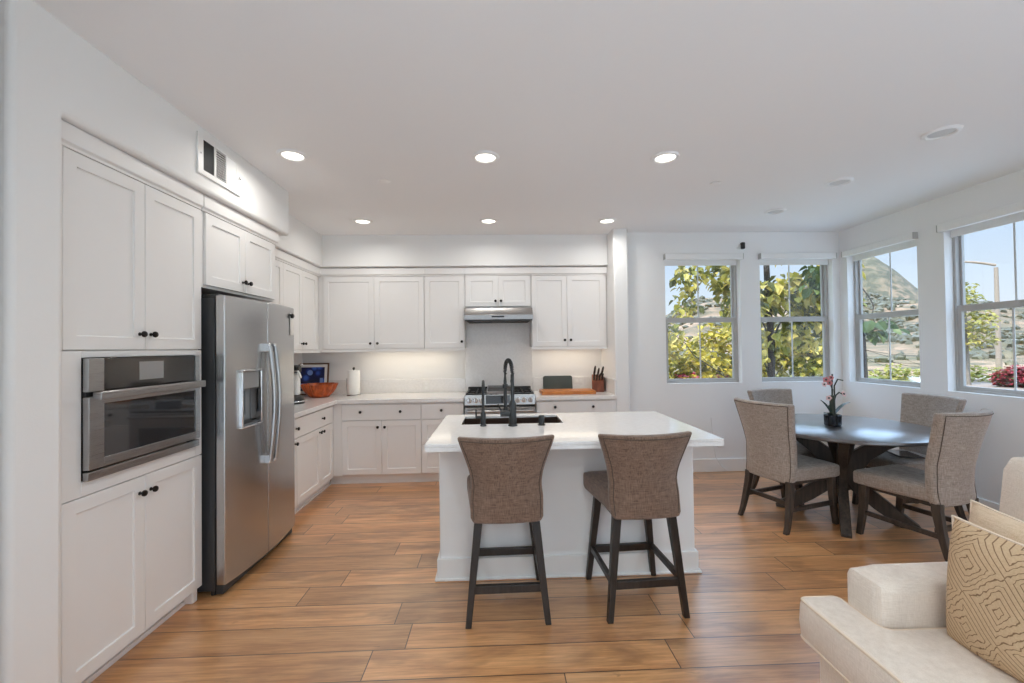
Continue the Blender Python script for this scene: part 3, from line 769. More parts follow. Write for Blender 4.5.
X = [-.406, -.252, .462, 1.283]; Y = [2.379, 2.985, 3.335, 3.43]
mb = MB(); z0, z1 = .897, CT
o4 = [(X[0], Y[0]), (X[3], Y[0]), (X[3], Y[3]), (X[0], Y[3])]; i4 = [(X[1], Y[1]), (X[2], Y[1]), (X[2], Y[2]), (X[1], Y[2])]
vs = [(x, y, z) for z in (z0, z1) for x, y in o4+i4]; fs = []
for i in range(4):
    j = (i+1) % 4
    fs += [(8+i, 8+j, 12+j, 12+i), (4+i, 4+j, j, i), (i, j, 8+j, 8+i), (4+j, 4+i, 12+i, 12+j)]
sl = obj('slab', mb.add(vs, fs), 'quartz', t, bevel=.0025)
vs = [(x, y, z) for z in (.8735, .8965) for x, y in [(X[0], Y[0]), (X[3], Y[0]), (X[3], Y[3]), (X[0], Y[3]), (X[0]+.03, Y[0]+.30), (X[3]-.03, Y[0]+.30), (X[3]-.03, Y[3]-.02), (X[0]+.03, Y[3]-.02)]]
obj('edge_band', MB().add(vs, fs), 'quartz', t)
t = thing('kitchen_sink', 'dark undermount sink in the island top', 'sink', (.1, 3.15, .87))
mb = MB(); a, b, c, d = X[1]-.006, X[2]+.006, Y[1]-.006, Y[2]+.006; zb = .66; th = .004
mb.box(a, b, c, d, zb-th, zb); mb.box(a-th, a, c-th, d+th, zb-th, .896); mb.box(b, b+th, c-th, d+th, zb-th, .896); mb.box(a, b, c-th, c, zb-th, .896); mb.box(a, b, d, d+th, zb-th, .896)
obj('basin', mb, 'steel_sink', t)
obj('drain', MB().lathe([(.045, zb+.0005), (.045, zb+.004), (.03, zb+.004), (.028, zb+.001), (.001, zb+.001)], 20, Matrix.Translation((.1, 3.2, 0))), 'chrome', t, smooth=True)

t = thing('kitchen_faucet', 'tall black spring-neck faucet on the island', 'faucet', (.103, 2.905, CT))
ob = lambda n, mb, m='faucet', p=t, **k: obj(n, mb, m, p, world=False, **k)
ob('base', MB().lathe([(.032, 0), (.032, .008), (.026, .012), (.025, .15), (.019, .165), (.0125, .175), (.012, .35)], 20), smooth=True)
dirv = Vector((-.27, .96, 0)); sp_ = []
for k in range(19):
    a = math.pi*k/18; sp_.append(Vector((0, 0, .36)) + dirv*(.085*(1-math.cos(a))) + Vector((0, 0, .085*math.sin(a))))
core = [Vector((0, 0, .2))]+sp_+[Vector(sp_[-1])+Vector((0, 0, -.04))]
hs = ob('hose', MB().tube(core, .0075, 10), smooth=True)
hel = []; turns = 26; L_ = len(core)-1
for k in range(turns*10+1):
    u = k/(turns*10)*(L_-1) + .5; i = min(int(u), L_-1); p = core[i].lerp(core[i+1], u-i); tg = (core[min(i+1, L_)]-core[i]).normalized()
    s1 = tg.cross(Vector((dirv.y, -dirv.x, 0))).normalized(); s2 = tg.cross(s1); a = 2*math.pi*k/10
    hel.append(p + (s1*math.cos(a)+s2*math.sin(a))*.0118)
ob('spring_coil', MB().tube(hel, .0030, 5), 'faucet', hs, smooth=True)
end = sp_[-1]+Vector((0, 0, -.04))
ob('spray_head', MB().lathe([(.009, 0), (.012, -.03), (.012, -.20), (.017, -.23), (.020, -.275), (.018, -.28)], 16, Matrix.Translation(end)), smooth=True)
ob('holder_arm', MB().beam((0, 0, .255), dirv*.165+Vector((0, 0, .255)), .012, .014).lathe([(.019, .24), (.019, .27)], 14, Matrix.Translation((end.x, end.y, 0))), bevel=.002)
hv = ob('valve_body', MB().tube([(-.02, 0, .085), (-.085, 0, .085)], .022, 16), smooth=True)
ob('lever', MB().tube([(-.075, 0, .10), (-.10, -.005, .15)], [.007, .005], 8), 'faucet', hv, smooth=True)

t = thing('water_filter_faucet', 'slim black filter tap with a side lever, left of the spring faucet', 'faucet', (-.098, 2.917, CT))
ob = lambda n, mb, m='faucet', p=t, **k: obj(n, mb, m, p, world=False, **k)
ob('base', MB().lathe([(.022, 0), (.022, .006), (.018, .01), (.018, .085), (.012, .095), (.0105, .12)], 18), smooth=True)
pts = [(0, 0, .11), (0, 0, .22)]+[(0, .075*(1-math.cos(math.pi*k/10)), .235+.065*math.sin(math.pi*k/10)) for k in range(10)]+[(0, .148, .225)]
ob('spout', MB().tube(pts, .0095, 10), smooth=True)
lv = ob('side_valve', MB().tube([(-.012, 0, .06), (-.05, 0, .06)], .011, 12), smooth=True)
ob('lever', MB().tube([(-.047, 0, .055), (-.049, 0, .115)], [.006, .005], 8), 'faucet', lv, smooth=True)
t = thing('air_gap_cap', 'short dark cylinder post on the island beside the sink', 'air gap', (.30, 2.915, CT))
obj('cap', MB().lathe([(.024, 0), (.024, .004), (.020, .006), (.020, .062), (.018, .066), (.001, .067)], 20), 'faucet', t, world=False, smooth=True)
obj('flange', MB().lathe([(.027, 0), (.027, .004), (.0245, .005)], 20), 'dark_knob', t, world=False, smooth=True)

# ------------------------------------------------------------------ upholstered seats
def interp(tab, z):
    for (a, p), (b, q) in zip(tab, tab[1:]):
        if z <= b:
            u = max(0, min(1, (z-a)/(b-a))); u = u*u*(3-2*u) if len(tab) < 4 else u
            return p+(q-p)*u
    return tab[-1][1]
def back_shell(zb, zt, wtab, ytab, ctab, thick, nu=14, nv=18):
    mb = MB(); O, I = [], []
    for j in range(nv+1):
        z = zb+(zt-zb)*j/nv; hw = interp(wtab, z); y0 = interp(ytab, z); cv = interp(ctab, z); ro, ri = [], []
        for i in range(nu+1):
            u = i/nu*2-1; th = thick*(1-.25*u*u)
            mb.v.append(Vector((hw*u, y0+cv*u*u, z))); ro.append(len(mb.v)-1)
            mb.v.append(Vector((hw*u*.985, y0+cv*u*u+th, z))); ri.append(len(mb.v)-1)
        O.append(ro); I.append(ri)
    for j in range(nv):
        for i in range(nu):
            mb.f.append((O[j][i], O[j][i+1], O[j+1][i+1], O[j+1][i])); mb.f.append((I[j][i+1], I[j][i], I[j+1][i], I[j+1][i+1]))
        for i, fl in ((0, False), (nu, True)):
            q = (O[j][i], O[j+1][i], I[j+1][i], I[j][i]); mb.f.append(q[::-1] if fl else q)
    for i in range(nu):
        mb.f.append((O[0][i+1], O[0][i], I[0][i], I[0][i+1])); mb.f.append((O[nv][i], O[nv][i+1], I[nv][i+1], I[nv][i]))
    return mb
def back_welt(zb, zt, wtab, ytab, ctab, ins=.018, r=.0028):
    pts = []
    def P(u, z, inset=True):
        hw = interp(wtab, z); uu = u*(hw-ins)/hw
        return (hw*uu, interp(ytab, z)+interp(ctab, z)*uu*uu-.0005, z)
    n = 20; zt2 = zt-ins; zb2 = zb+ins*1.2
    for k in range(n+1): pts.append(P(-1, zb2+(zt2-zb2)*k/n))
    for k in range(1, n): pts.append(P(-1+2*k/n, zt2))
    for k in range(n+1): pts.append(P(1, zt2+(zb2-zt2)*k/n))
    return MB().tube(pts, r, 6)
def seat_mesh(w_front, w_back, y0, y1, z0, z1, crown=.012, n=10):
    mb = MB(); mb.rbox((0, 0, 0), (1, 1, 1), .0001, n)
    d = y1-y0; h = z1-z0; out = MB()
    mb2 = MB(); mb2.rbox((0, 0, 0), (w_front, d, h), .032, n, crown)
    for v in mb2.v:
        u = (v.y+d/2)/d; k = (w_back+(w_front-w_back)*u)/w_front
        v.x *= k; v.y += (y0+y1)/2; v.z += (z0+z1)/2
    return mb2

# bar stools
def make_stool():
    t = thing('bar_stool', 'brown tweed counter stool with dark legs, left of the two at the island', 'stool', (0, 0, 0), 0, 'bar stools at the island')
    wt = [(.535, .178), (.56, .192), (.65, .196), (.725, .189), (.80, .200), (.88, .225), (.94, .246), (.985, .259)]
    yt = [(.535, -.245), (.62, -.255), (.75, -.265), (.985, -.315)]
    ct = [(.535, .02), (.62, .055), (.75, .085), (.985, .085)]
    ob = lambda n, mb, m, p=t, **k: obj(n, mb, m, p, world=False, **k)
    ob('seat', seat_mesh(.47, .38, -.20, .245, .553, .668), 'stool_fabric', smooth=True)
    b = ob('backrest', back_shell(.535, .985, wt, yt, ct, .062), 'stool_fabric', bevel=.014, seg=3, angle=50)
    ob('piping', back_welt(.535, .985, wt, yt, ct), 'piping', b, smooth=True)
    ob('seat_frame', MB().box(-.165, .165, -.19, .19, .524, .553), 'dark_wood', bevel=.004)
    legs = []
    for sx in (-1, 1):
        for sy in (-1, 1):
            top = (sx*.150, sy*.172, .545); ft = (sx*.208, sy*.212, 0)
            ob('leg', MB().rect_sweep([ft, top], [(.031, .031), (.044, .044)]), 'dark_wood', bevel=.003)
    def at(sx, sy, z):
        u = z/.55; return Vector((sx*(.208+(.150-.208)*u), sy*(.212+(.172-.212)*u), z))
    ob('footrest', MB().beam(at(-1, 1, .19), at(1, 1, .19), .026, .042), 'dark_wood', bevel=.003)
    ob('stretcher', MB().beam(at(-1, -1, .185), at(1, -1, .185), .026, .042), 'dark_wood', bevel=.003)
    for sx in (-1, 1): ob('stretcher', MB().beam(at(sx, -1, .20), at(sx, 1, .20), .024, .034), 'dark_wood', bevel=.003)
    return t
st = make_stool()
copy_tree(st, (.772, 2.455, 0), R(3), 'brown tweed counter stool with dark legs, right of the two at the island')
st.location = (.040, 2.45, 0); st.rotation_euler = (0, 0, R(1))

# dining chairs
def make_chair():
    t = thing('dining_chair', 'taupe linen dining chair seen from behind at the left of the round table', 'chair', (0, 0, 0), 0, 'dining chairs round the table')
    wt = [(.362, .196), (.39, .212), (.50, .214), (.62, .212), (.74, .222), (.86, .240), (.99, .262)]
    yt = [(.362, -.248), (.48, -.262), (.65, -.285), (.99, -.365)]
    ct = [(.362, .03), (.46, .06), (.62, .085), (.99, .085)]
    ob = lambda n, mb, m, p=t, **k: obj(n, mb, m, p, world=False, **k)
    ob('seat', seat_mesh(.50, .41, -.20, .29, .375, .488, .016), 'chair_fabric', smooth=True)
    b = ob('backrest', back_shell(.362, .99, wt, yt, ct, .075), 'chair_fabric', bevel=.016, seg=3, angle=50)
    ob('piping', back_welt(.362, .99, wt, yt, ct), 'piping', b, smooth=True)
    for sx in (-1, 1):
        rp = []; fp = []
        for k in range(9):
            u = k/8; z = .40*u
            rp.append((sx*(.205-.026*u), -.285+.085*min(1, u*1.15)**.7, z*.955)); fp.append((sx*(.212-.004*u), .262-.035*math.sin(min(1, u*1.1)*math.pi/2), z))
        ob('leg', MB().rect_sweep(rp, [(.032+.014*k/8, .034+.020*k/8) for k in range(9)]), 'grey_wood', bevel=.003)
        ob('leg', MB().rect_sweep(fp, [(.034+.012*k/8, .034+.020*k/8) for k in range(9)]), 'grey_wood', bevel=.003)
        ob('stretcher', MB().beam((sx*.203, -.215, .175), (sx*.21, .235, .175), .022, .032), 'grey_wood', bevel=.002)
    ob('stretcher', MB().beam((-.20, -.20, .205), (.20, -.20, .205), .022, .032), 'grey_wood', bevel=.002)
    ob('seat_rail', MB().box(-.19, .19, -.19, .25, .352, .378), 'grey_wood', bevel=.003)
    return t
ch = make_chair()
def face(fx, fy): return math.atan2(-fx, fy)
copy_tree(ch, (2.81, 3.97, 0), face(.22, -.97), 'taupe linen dining chair farthest back, before the nook window wall')
copy_tree(ch, (3.46, 3.52, 0), face(-.99, .02), 'taupe linen dining chair by the right wall with a dark tablet on its seat')
copy_tree(ch, (3.01, 2.96, 0), face(-.27, .963), 'taupe linen dining chair nearest the sofa, seen from its side')
ch.location = (2.385, 3.46, 0); ch.rotation_euler = (0, 0, face(.95, .31))

# dark flat object on the seat of the right-hand chair
t = thing('tablet', 'thin dark flat tablet lying on the dining chair seat by the right wall', 'tablet', (3.40, 3.46, .5065), R(72))
obj('slab', MB().box(-.12, .12, -.085, .085, 0, .009), 'tablet', t, world=False, bevel=.003)
obj('screen', MB().box(-.11, .11, -.076, .076, .009, .0098), 'dark_glass', t, world=False)

# round table
TX, TY = 2.865, 3.47
t = thing('dining_table', 'round dark wood dining table with a crossed pedestal base', 'table', (TX, TY, 0), R(8))
ob = lambda n, mb, m, p=t, **k: obj(n, mb, m, p, world=False, **k)
ob('tabletop', MB().lathe([(.001, .722), (.60, .722), (.632, .728), (.645, .738), (.645, .756), (.640, .760), (.001, .760)], 96), 'table_wood', smooth=True)
ob('apron', MB().lathe([(.001, .69), (.34, .69), (.37, .70), (.38, .722), (.001, .722)], 64), 'dark_wood', smooth=True)
prof = [(.485, 0), (.415, 0), (.30, .11), (.17, .235), (.105, .33), (.10, .40), (.15, .50), (.255, .60), (.36, .675), (.40, .692), (.47, .722), (.0, .722), (.0, .22), (.06, .20), (.20, .09), (.33, .0)]
outer = [(.47, 0), (.475, .028), (.34, .14), (.20, .26), (.135, .345), (.135, .41), (.19, .505), (.30, .60), (.42, .672), (.46, .71)]
inner = [(.40, .71), (.20, .655), (.075, .56), (.03, .45), (.02, .34), (.06, .24), (.20, .115), (.36, 0)]
poly = outer+inner
for k in range(4):
    mtx = Matrix.Rotation(R(45+90*k), 4, 'Z') @ Matrix.Rotation(R(90), 4, 'X')
    mb = MB(); m_ = len(outer); n_ = len(inner)
    mb.prism(poly, -.033, .033, mtx)
    ob('leg', mb, 'grey_wood', bevel=.004)
ob('hub', MB().lathe([(.06, .24), (.05, .30), (.05, .42), (.09, .60), (.12, .70)], 20), 'grey_wood', smooth=True)

# orchid
t = thing('potted_orchid', 'small pink orchid in a dark ribbed pot on the round table', 'orchid', (2.80, 3.47, .7605))
ob = lambda n, mb, m, p=t, **k: obj(n, mb, m, p, world=False, **k)
ob('pot', MB().lathe([(.001, 0), (.054, 0), (.058, .006), (.060, .09), (.056, .092), (.052, .088), (.050, .075), (.001, .075)], 60, None, lambda a, z: 1+.025*math.cos(20*a)), 'pot', smooth=True)
def strap(mb, pts, wd):
    pts = [Vector(p) for p in pts]; n = len(pts); rings = []
    for k, p in enumerate(pts):
        tg = (pts[min(k+1, n-1)]-pts[max(k-1, 0)]).normalized(); sd = tg.cross(Vector((0, 0, 1)))
        sd = sd.normalized() if sd.length > 1e-4 else Vector((1, 0, 0)); up = sd.cross(tg)
        ww = wd*math.sin(math.pi*(.12+.86*k/(n-1)))**.7
        rings.append([p-sd*ww+up*ww*.3, p-up*.002, p+sd*ww+up*ww*.3, p+up*.003])
    return mb.loft(rings)
def arc(a, b, h, n=8):
    a, b = Vector(a), Vector(b); return [a.lerp(b, k/n)+Vector((0, 0, h*math.sin(math.pi*k/n*.8))) for k in range(n+1)]
for b_, h_, wd in (((.145, -.01, .175), .03, .022), ((-.085, .02, .20), .02, .022), ((-.115, -.05, .10), .02, .018), ((.06, .10, .14), .03, .02)):
    ob('leaf', strap(MB(), arc((0, 0, .075), b_, h_), wd), 'orchid_leaf', smooth=True)
ob('bark_stake', MB().lathe([(.022, .07), (.020, .22), (.016, .25), (.001, .255)], 12), 'orchid_stem', smooth=True)
s1 = [(0, 0, .08), (-.005, 0, .2), (.005, 0, .30), (-.03, -.01, .37), (-.07, -.02, .385)]
s2 = [(.01, 0, .08), (.02, 0, .22), (.02, .0, .33), (.05, .0, .385), (.095, .0, .375)]
s3 = [(.0, 0, .15), (.03, .0, .25), (.06, 0, .275), (.085, 0, .262)]
s4 = [(.0, 0, .2), (.0, 0, .33), (.005, 0, .43)]
for p in (s1, s2, s3, s4): ob('stem', MB().tube(p, .0055, 7), 'orchid_stem', smooth=True)
def flower(loc, r, mt, seed):
    rr = random.Random(seed); mb = MB()
    q = Vector((rr.uniform(-.6, .6), -1, rr.uniform(-.2, .6))).normalized().to_track_quat('Z', 'Y').to_matrix().to_4x4()
    mtx = Matrix.Translation(loc) @ q
    for k in range(5):
        a = 2*math.pi*k/5; d = Vector((math.cos(a), math.sin(a), 0)); e2 = Vector((-math.sin(a), math.cos(a), 0))
        ring = [(0, 0, 0), tuple(d*r*.6+e2*r*.42+Vector((0, 0, r*.25))), tuple(d*r+Vector((0, 0, r*.15))), tuple(d*r*.6-e2*r*.42+Vector((0, 0, r*.25)))]
        low = [tuple(Vector(v)-Vector((0, 0, .0022))) for v in ring]
        mb.loft([low, ring], True, mtx)
    f = ob('flower', mb, mt); ob('lip', MB().lathe([(.001, 0), (r*.3, r*.15), (r*.22, r*.4), (.001, r*.45)], 8, mtx), 'orchid_stem', f, smooth=True)
for i, (l_, r_, m_) in enumerate((((-.075, -.03, .385), .028, 'petal_pink'), ((-.045, -.03, .36), .025, 'petal_pink'), ((-.085, -.02, .345), .024, 'petal_white'), ((.088, -.01, .262), .028, 'petal_white'), ((-.055, -.03, .235), .026, 'petal_white'), ((-.03, -.03, .40), .022, 'petal_pink'))):
    flower(l_, r_, m_, i+3)

# ------------------------------------------------------------------ sofa and pillows
t = thing('sofa', 'cream upholstered sofa in the foreground with a low square arm', 'sofa', (1.6, .6, 0))
SY = -.35
obj('base', MB().box(1.165, 2.10, SY, 1.545, .07, .335), 'sofa_fabric', t, bevel=.02, seg=3)
for x in (1.24, 2.03):
    for y in (SY+.1, 1.47): obj('foot', MB().lathe([(.02, 0), (.03, .07)], 12, Matrix.Translation((x, y, 0))), 'dark_wood', t)
def rounded(poly, r_, n=6):
    out = []
    for k, p in enumerate(poly):
        p = Vector(p); a = Vector(poly[k-1]); b = Vector(poly[(k+1) % len(poly)]); d0 = (a-p).normalized(); d1 = (b-p).normalized()
        q = p+d0*r_; w_ = p+d1*r_
        for m_ in range(n+1): u = m_/n; out.append(((1-u)**2)*q+2*u*(1-u)*p+u*u*w_)
    return out
def inset(pl, d):
    n = len(pl); out = []
    for k in range(n):
        t_ = (pl[(k+1) % n]-pl[k-1]).normalized(); out.append(pl[k]+Vector((-t_.y, t_.x))*d)
    return out
def tcush(name, ya, yb, far):
    o_ = [(1.122, ya), (1.93, ya), (1.93, yb)] + ([(1.285, yb), (1.285, 1.59), (1.122, 1.59)] if far else [(1.122, yb)])
    pl = rounded(o_, .035)
    rings = [[(p.x, p.y, z) for p in inset(pl, d)] for z, d in ((.338, .016), (.345, .008), (.356, .003), (.41, -.003), (.470, .001), (.482, .005), (.490, .012), (.4935, .019))]
    c = obj(name, MB().loft(rings), 'sofa_fabric', t, smooth=True)
    for z, d in ((.486, .0075), (.350, .005)):
        ring = [Vector((p.x, p.y, z)) for p in inset(pl, d)]; obj('welt', MB().tube(ring+[ring[0]], .005, 8), 'sofa_piping', c, smooth=True)
tcush('seat_cushion', .56, 1.392, True); tcush('seat_cushion', SY+.19, .55, False)
obj('arm', MB().rbox((1.69, 1.480, .475), (.82, .165, .31), .042, 8, .004), 'sofa_fabric', t, smooth=True)
obj('arm', MB().rbox((1.69, SY+.085, .475), (.82, .165, .31), .042, 8, .004), 'sofa_fabric', t, smooth=True)
obj('back', MB().rbox((2.04, .60, .50), (.17, 1.90, .78), .05, 6), 'sofa_fabric', t, smooth=True)
def leaning(mb_c, size, th):
    mb = MB(); mb.rbox((0, 0, 0), size, .07, 8)
    mtx = Matrix.Translation(mb_c) @ Matrix.Rotation(R(th), 4, 'Y'); mb.v = [mtx @ v for v in mb.v]; return mb
obj('back_cushion', leaning((1.865, 1.065, .765), (.17, .88, .56), 8), 'sofa_fabric', t, smooth=True)
obj('back_cushion', leaning((1.875, .10, .765), (.17, .88, .56), 8), 'sofa_fabric', t, smooth=True)

def pillow(name, label, c, rot, size, th, m, wm, nseg=22):
    mb = MB(); S = size/2; idx = {}
    def pt(i, j, sd):
        u, v = i/nseg*2-1, j/nseg*2-1
        bul = (max(0, 1-abs(u)**2.4)*max(0, 1-abs(v)**2.4))**.55
        pin = 1-.07*(1-abs(u)**1.5)*abs(v)**3; pin2 = 1-.07*(1-abs(v)**1.5)*abs(u)**3
        edge = i in (0, nseg) or j in (0, nseg); key = (i, j, 0 if edge else sd)
        if key not in idx:
            wv = .006*math.sin(5*u+3*v)
            mb.v.append(Vector((sd*(.004+th*bul)+(wv*bul if not edge else 0), u*S*pin2, v*S*pin))); idx[key] = len(mb.v)-1
        return idx[key]
    for i in range(nseg):
        for j in range(nseg):
            mb.f.append((pt(i, j, 1), pt(i+1, j, 1), pt(i+1, j+1, 1), pt(i, j+1, 1))); mb.f.append((pt(i, j+1, -1), pt(i+1, j+1, -1), pt(i+1, j, -1), pt(i, j, -1)))
    o = obj(name, mb, m, smooth=True); o.location = c; o.rotation_euler = rot; tag(o, label, 'pillow')
    pts = []
    for a in range(nseg+1): pts.append((a, 0))
    for a in range(1, nseg+1): pts.append((nseg, a))
    for a in range(nseg-1, -1, -1): pts.append((a, nseg))
    for a in range(nseg-1, 0, -1): pts.append((0, a))
    pts.append((0, 0))
    obj('edge_highlight', MB().tube([mb.v[idx[(i, j, 0)]] for i, j in pts], .0045, 6), wm, o, world=False, smooth=True)  # lighter tube added to imitate light caught along the pillow edge
    return o
pillow('throw_pillow', 'tan throw pillow stitched with brown concentric diamonds, foremost on the sofa', (1.495, 1.170, .668), (R(0), R(5), R(2)), .40, .080, 'diamond', 'sofa_piping')
pillow('throw_pillow', 'plain tan throw pillow behind the diamond patterned one', (1.630, 1.245, .672), (R(2), R(8), R(0)), .42, .065, 'cream_pillow', 'sofa_piping')

# ------------------------------------------------------------------ on the counters
t = thing('paper_towel_holder', 'white paper towel roll on an upright holder in the counter corner', 'paper towels', (-1.665, 5.02, CT))
ob = lambda n, mb, m, p=t, **k: obj(n, mb, m, p, world=False, **k)
ob('holder_base', MB().lathe([(.082, 0), (.084, .004), (.08, .012), (.001, .013)], 28), 'steel', smooth=True)
ob('rod', MB().lathe([(.006, .01), (.006, .30), (.013, .305), (.015, .315), (.011, .327), (.001, .33)], 14), 'faucet', smooth=True)
ob('towel_roll', MB().lathe([(.02, .016), (.066, .016), (.068, .02), (.068, .288), (.066, .292), (.02, .292)], 36), 'paper', smooth=True)
ob('side_arm', MB().tube([(-.078, 0, .01), (-.084, 0, .10), (-.080, 0, .20)], .004, 6), 'chrome', smooth=True)

t = thing('wooden_bowl', 'fluted orange-brown wooden bowl in the left counter corner', 'bowl', (-2.02, 4.93, CT))
fl = lambda a, z: 1+.06*math.cos(12*a)*min(1, z/.04)
obj('bowl', MB().lathe([(.001, .004), (.085, .0), (.10, .004), (.142, .05), (.172, .10), (.190, .148), (.184, .150), (.163, .10), (.132, .055), (.09, .016), (.001, .012)], 112, None, fl), 'bowl_wood', t, world=False, smooth=True)
obj('foot_ring', MB().lathe([(.08, 0), (.086, .0), (.09, .006), (.08, .008)], 40), 'bowl_wood', t, world=False, smooth=True)

t = thing('framed_picture', 'framed blue picture with white mat leaning behind the wooden bowl', 'picture', (-2.235, 5.155, CT), R(4))
ob = lambda n, mb, m, p=t, **k: obj(n, mb, m, p, world=False, **k)
TL = Matrix.Rotation(R(-9), 4, 'X'); w2, hh = .19, .38; z0 = .10
def tb(*a): mb = MB(); mb.box(*a, TL); return mb
ft = 0
mb = MB()
for a in ((-.215, .215, -.018, 0, 0, .016), (-.215, .215, -.018, 0, .364, .38), (-.215, -.199, -.018, 0, .016, .364), (.199, .215, -.018, 0, .016, .364)): mb.box(*a, TL)
fr_ = ob('frame', mb, 'frame_wood', bevel=.002)
ob('backing', tb(-.205, .205, -.004, 0, .008, .372), 'black', fr_)
ob('mat', tb(-.2, .2, -.008, -.004, .015, .365), 'paper', fr_)
pr2 = ob('print', tb(-.165, .165, -.0095, -.008, .05, .33), 'print')
mb = MB(); mb.box(-.155, .09, -.0105, -.0095, .125, .137, TL); mb.box(-.13, .02, -.0105, -.0095, .105, .112, TL); ob('pale_band', mb, 'print_pale', pr2)
for cx_, cz_, r_ in ((-.07, .26, .038), (.0, .265, .032), (.09, .245, .04)):
    ob('disc', MB().lathe([(.001, 0), (r_, 0), (r_, .001), (.001, .001)], 20, TL @ Matrix.Translation((cx_, -.0095, cz_)) @ Matrix.Rotation(R(90), 4, 'X')), 'print_pale' if r_ < .035 else 'print', pr2)
mb = MB(); mb.box(.115, .15, -.0105, -.0095, .06, .20, TL); ob('tower_shape', mb, 'print_pale', pr2)

t = thing('countertop_appliance', 'small black and white lever appliance on the counter beside the refrigerator', 'appliance', (-2.03, 4.36, CT))
ob = lambda n, mb, m, p=t, **k: obj(n, mb, m, p, world=False, **k)
ob('base', MB().lathe([(.001, 0), (.085, 0), (.088, .02), (.082, .05), (.070, .075), (.045, .088), (.001, .09)], 28), 'black', smooth=True)
ob('base_ring', MB().lathe([(.089, .018), (.091, .024), (.089, .03)], 28), 'chrome', smooth=True)
ob('drip_ribs', MB().box(-.05, -.045, -.088, -.05, .03, .20).box(-.036, -.031, -.088, -.05, .03, .20).box(-.022, -.017, -.088, -.05, .03, .20), 'chrome')
ob('body', MB().rbox((.01, 0, .19), (.062, .075, .23), .018, 8), 'plastic_white', smooth=True)
ob('head', MB().rbox((.0, -.01, .345), (.11, .10, .08), .025, 8), 'black', smooth=True)
ob('head_band', MB().box(-.045, .045, -.063, -.058, .318, .332), 'chrome', bevel=.002)
ob('lever', MB().tube([(.02, -.01, .37), (.06, -.02, .395), (.085, -.03, .39)], [.009, .008, .010], 10), 'chrome', smooth=True)
ob('spout', MB().tube([(.04, -.04, .33), (.07, -.06, .30), (.085, -.065, .26)], .012, 10), 'plastic_white', smooth=True)

t = thing('cutting_board', 'thick cherry wood cutting board lying flat right of the range', 'cutting board', (.80, 4.86, CT+.0008))
ob = lambda n, mb, m, p=t, **k: obj(n, mb, m, p, world=False, **k)
bd = ob('slab', MB().box(-.305, .305, -.13, .16, .0, .038), 'board_wood', bevel=.006, seg=3)
mb = MB(); z = .0382; gx, gy0, gy1 = .275, -.105, .135
for a in ((-gx, gx, gy0, gy0+.008), (-gx, gx, gy1-.008, gy1), (-gx, -gx+.008, gy0+.008, gy1-.008), (gx-.008, gx, gy0+.008, gy1-.008)): mb.box(*a, .0372, z)
ob('juice_groove', mb, 'block_wood', bd)
t = thing('cutting_board', 'thin green-grey cutting board standing against the splash behind the wooden one', 'cutting board', (.742, 5.195, CT+.0008))
TL = Matrix.Rotation(R(-7), 4, 'X')
pl = []
for cx_, cz_, a0 in ((.155, .025, -90), (.155, .155, 0), (-.155, .155, 90), (-.155, .025, 180)):
    for k in range(6): a = R(a0+18*k); pl.append((cx_+.025*math.cos(a), cz_+.025*math.sin(a)))
ob = lambda n, mb, m, p=t, **k: obj(n, mb, m, p, world=False, **k)
mb = MB(); mb.prism(pl, 0, .009, TL @ Matrix.Rotation(R(90), 4, 'X')); ob('board', mb, 'grey_board', bevel=.002)

t = thing('knife_block', 'brown wooden knife block with dark handled knives by the wall end', 'knife block', (1.195, 5.03, CT+.0005), R(-12))
ob = lambda n, mb, m, p=t, **k: obj(n, mb, m, p, world=False, **k)
mb = MB(); side = [(-.075, 0), (.075, 0), (.090, .15), (.075, .185), (-.055, .21)]
ym = .05
side = [(-.085, 0), (.07, 0), (.085, .17), (.02, .20), (-.085, .13)]     # (y, z)
mb.loft([[(-.068, y, z) for y, z in side], [(.068, y, z) for y, z in side]])
ob('block', mb, 'block_wood', bevel=.004)
nrm = Vector((0, -.55, .83)).normalized()
for i, (x, q, ln, r_) in enumerate(((-.042, .82, .125, .013), (.0, .80, .10, .012), (.044, .84, .115, .013), (-.046, .42, .075, .010), (-.016, .40, .075, .010), (.016, .42, .078, .010), (.046, .40, .075, .010), (-.046, .12, .05, .009), (-.016, .12, .05, .009), (.016, .12, .05, .009), (.046, .12, .05, .009))):
    p0 = Vector((x, -.085+.105*q, .13+.07*q))
    # each knife stands in its slot and lifts out
    kt = thing('knife', ('large', 'middle', 'right-hand large')[i]+' dark-handled knife standing tallest in the back row of the knife block' if i < 3 else 'short dark-handled knife low in the front rows of the knife block', 'knife', tuple(Matrix.Translation((1.195, 5.03, CT)) @ Matrix.Rotation(R(-12), 4, 'Z') @ p0), R(-12), 'knives in the wooden block')
    d_ = (nrm+Vector((.22+.06*(x/.05), -.15 if i > 2 else .1, .05 if i > 2 else .35))).normalized()
    obj('handle', MB().tube([d_*-.004, d_*ln*.3, d_*ln*.8, d_*ln], [r_*.85, r_, r_*.95, r_*.6], 10), 'knife_handle', kt, world=False, smooth=True)
    obj('bolster', MB().tube([d_*-.012, d_*.004], [r_*.9, r_*.95], 10), 'steel', kt, world=False, smooth=True)

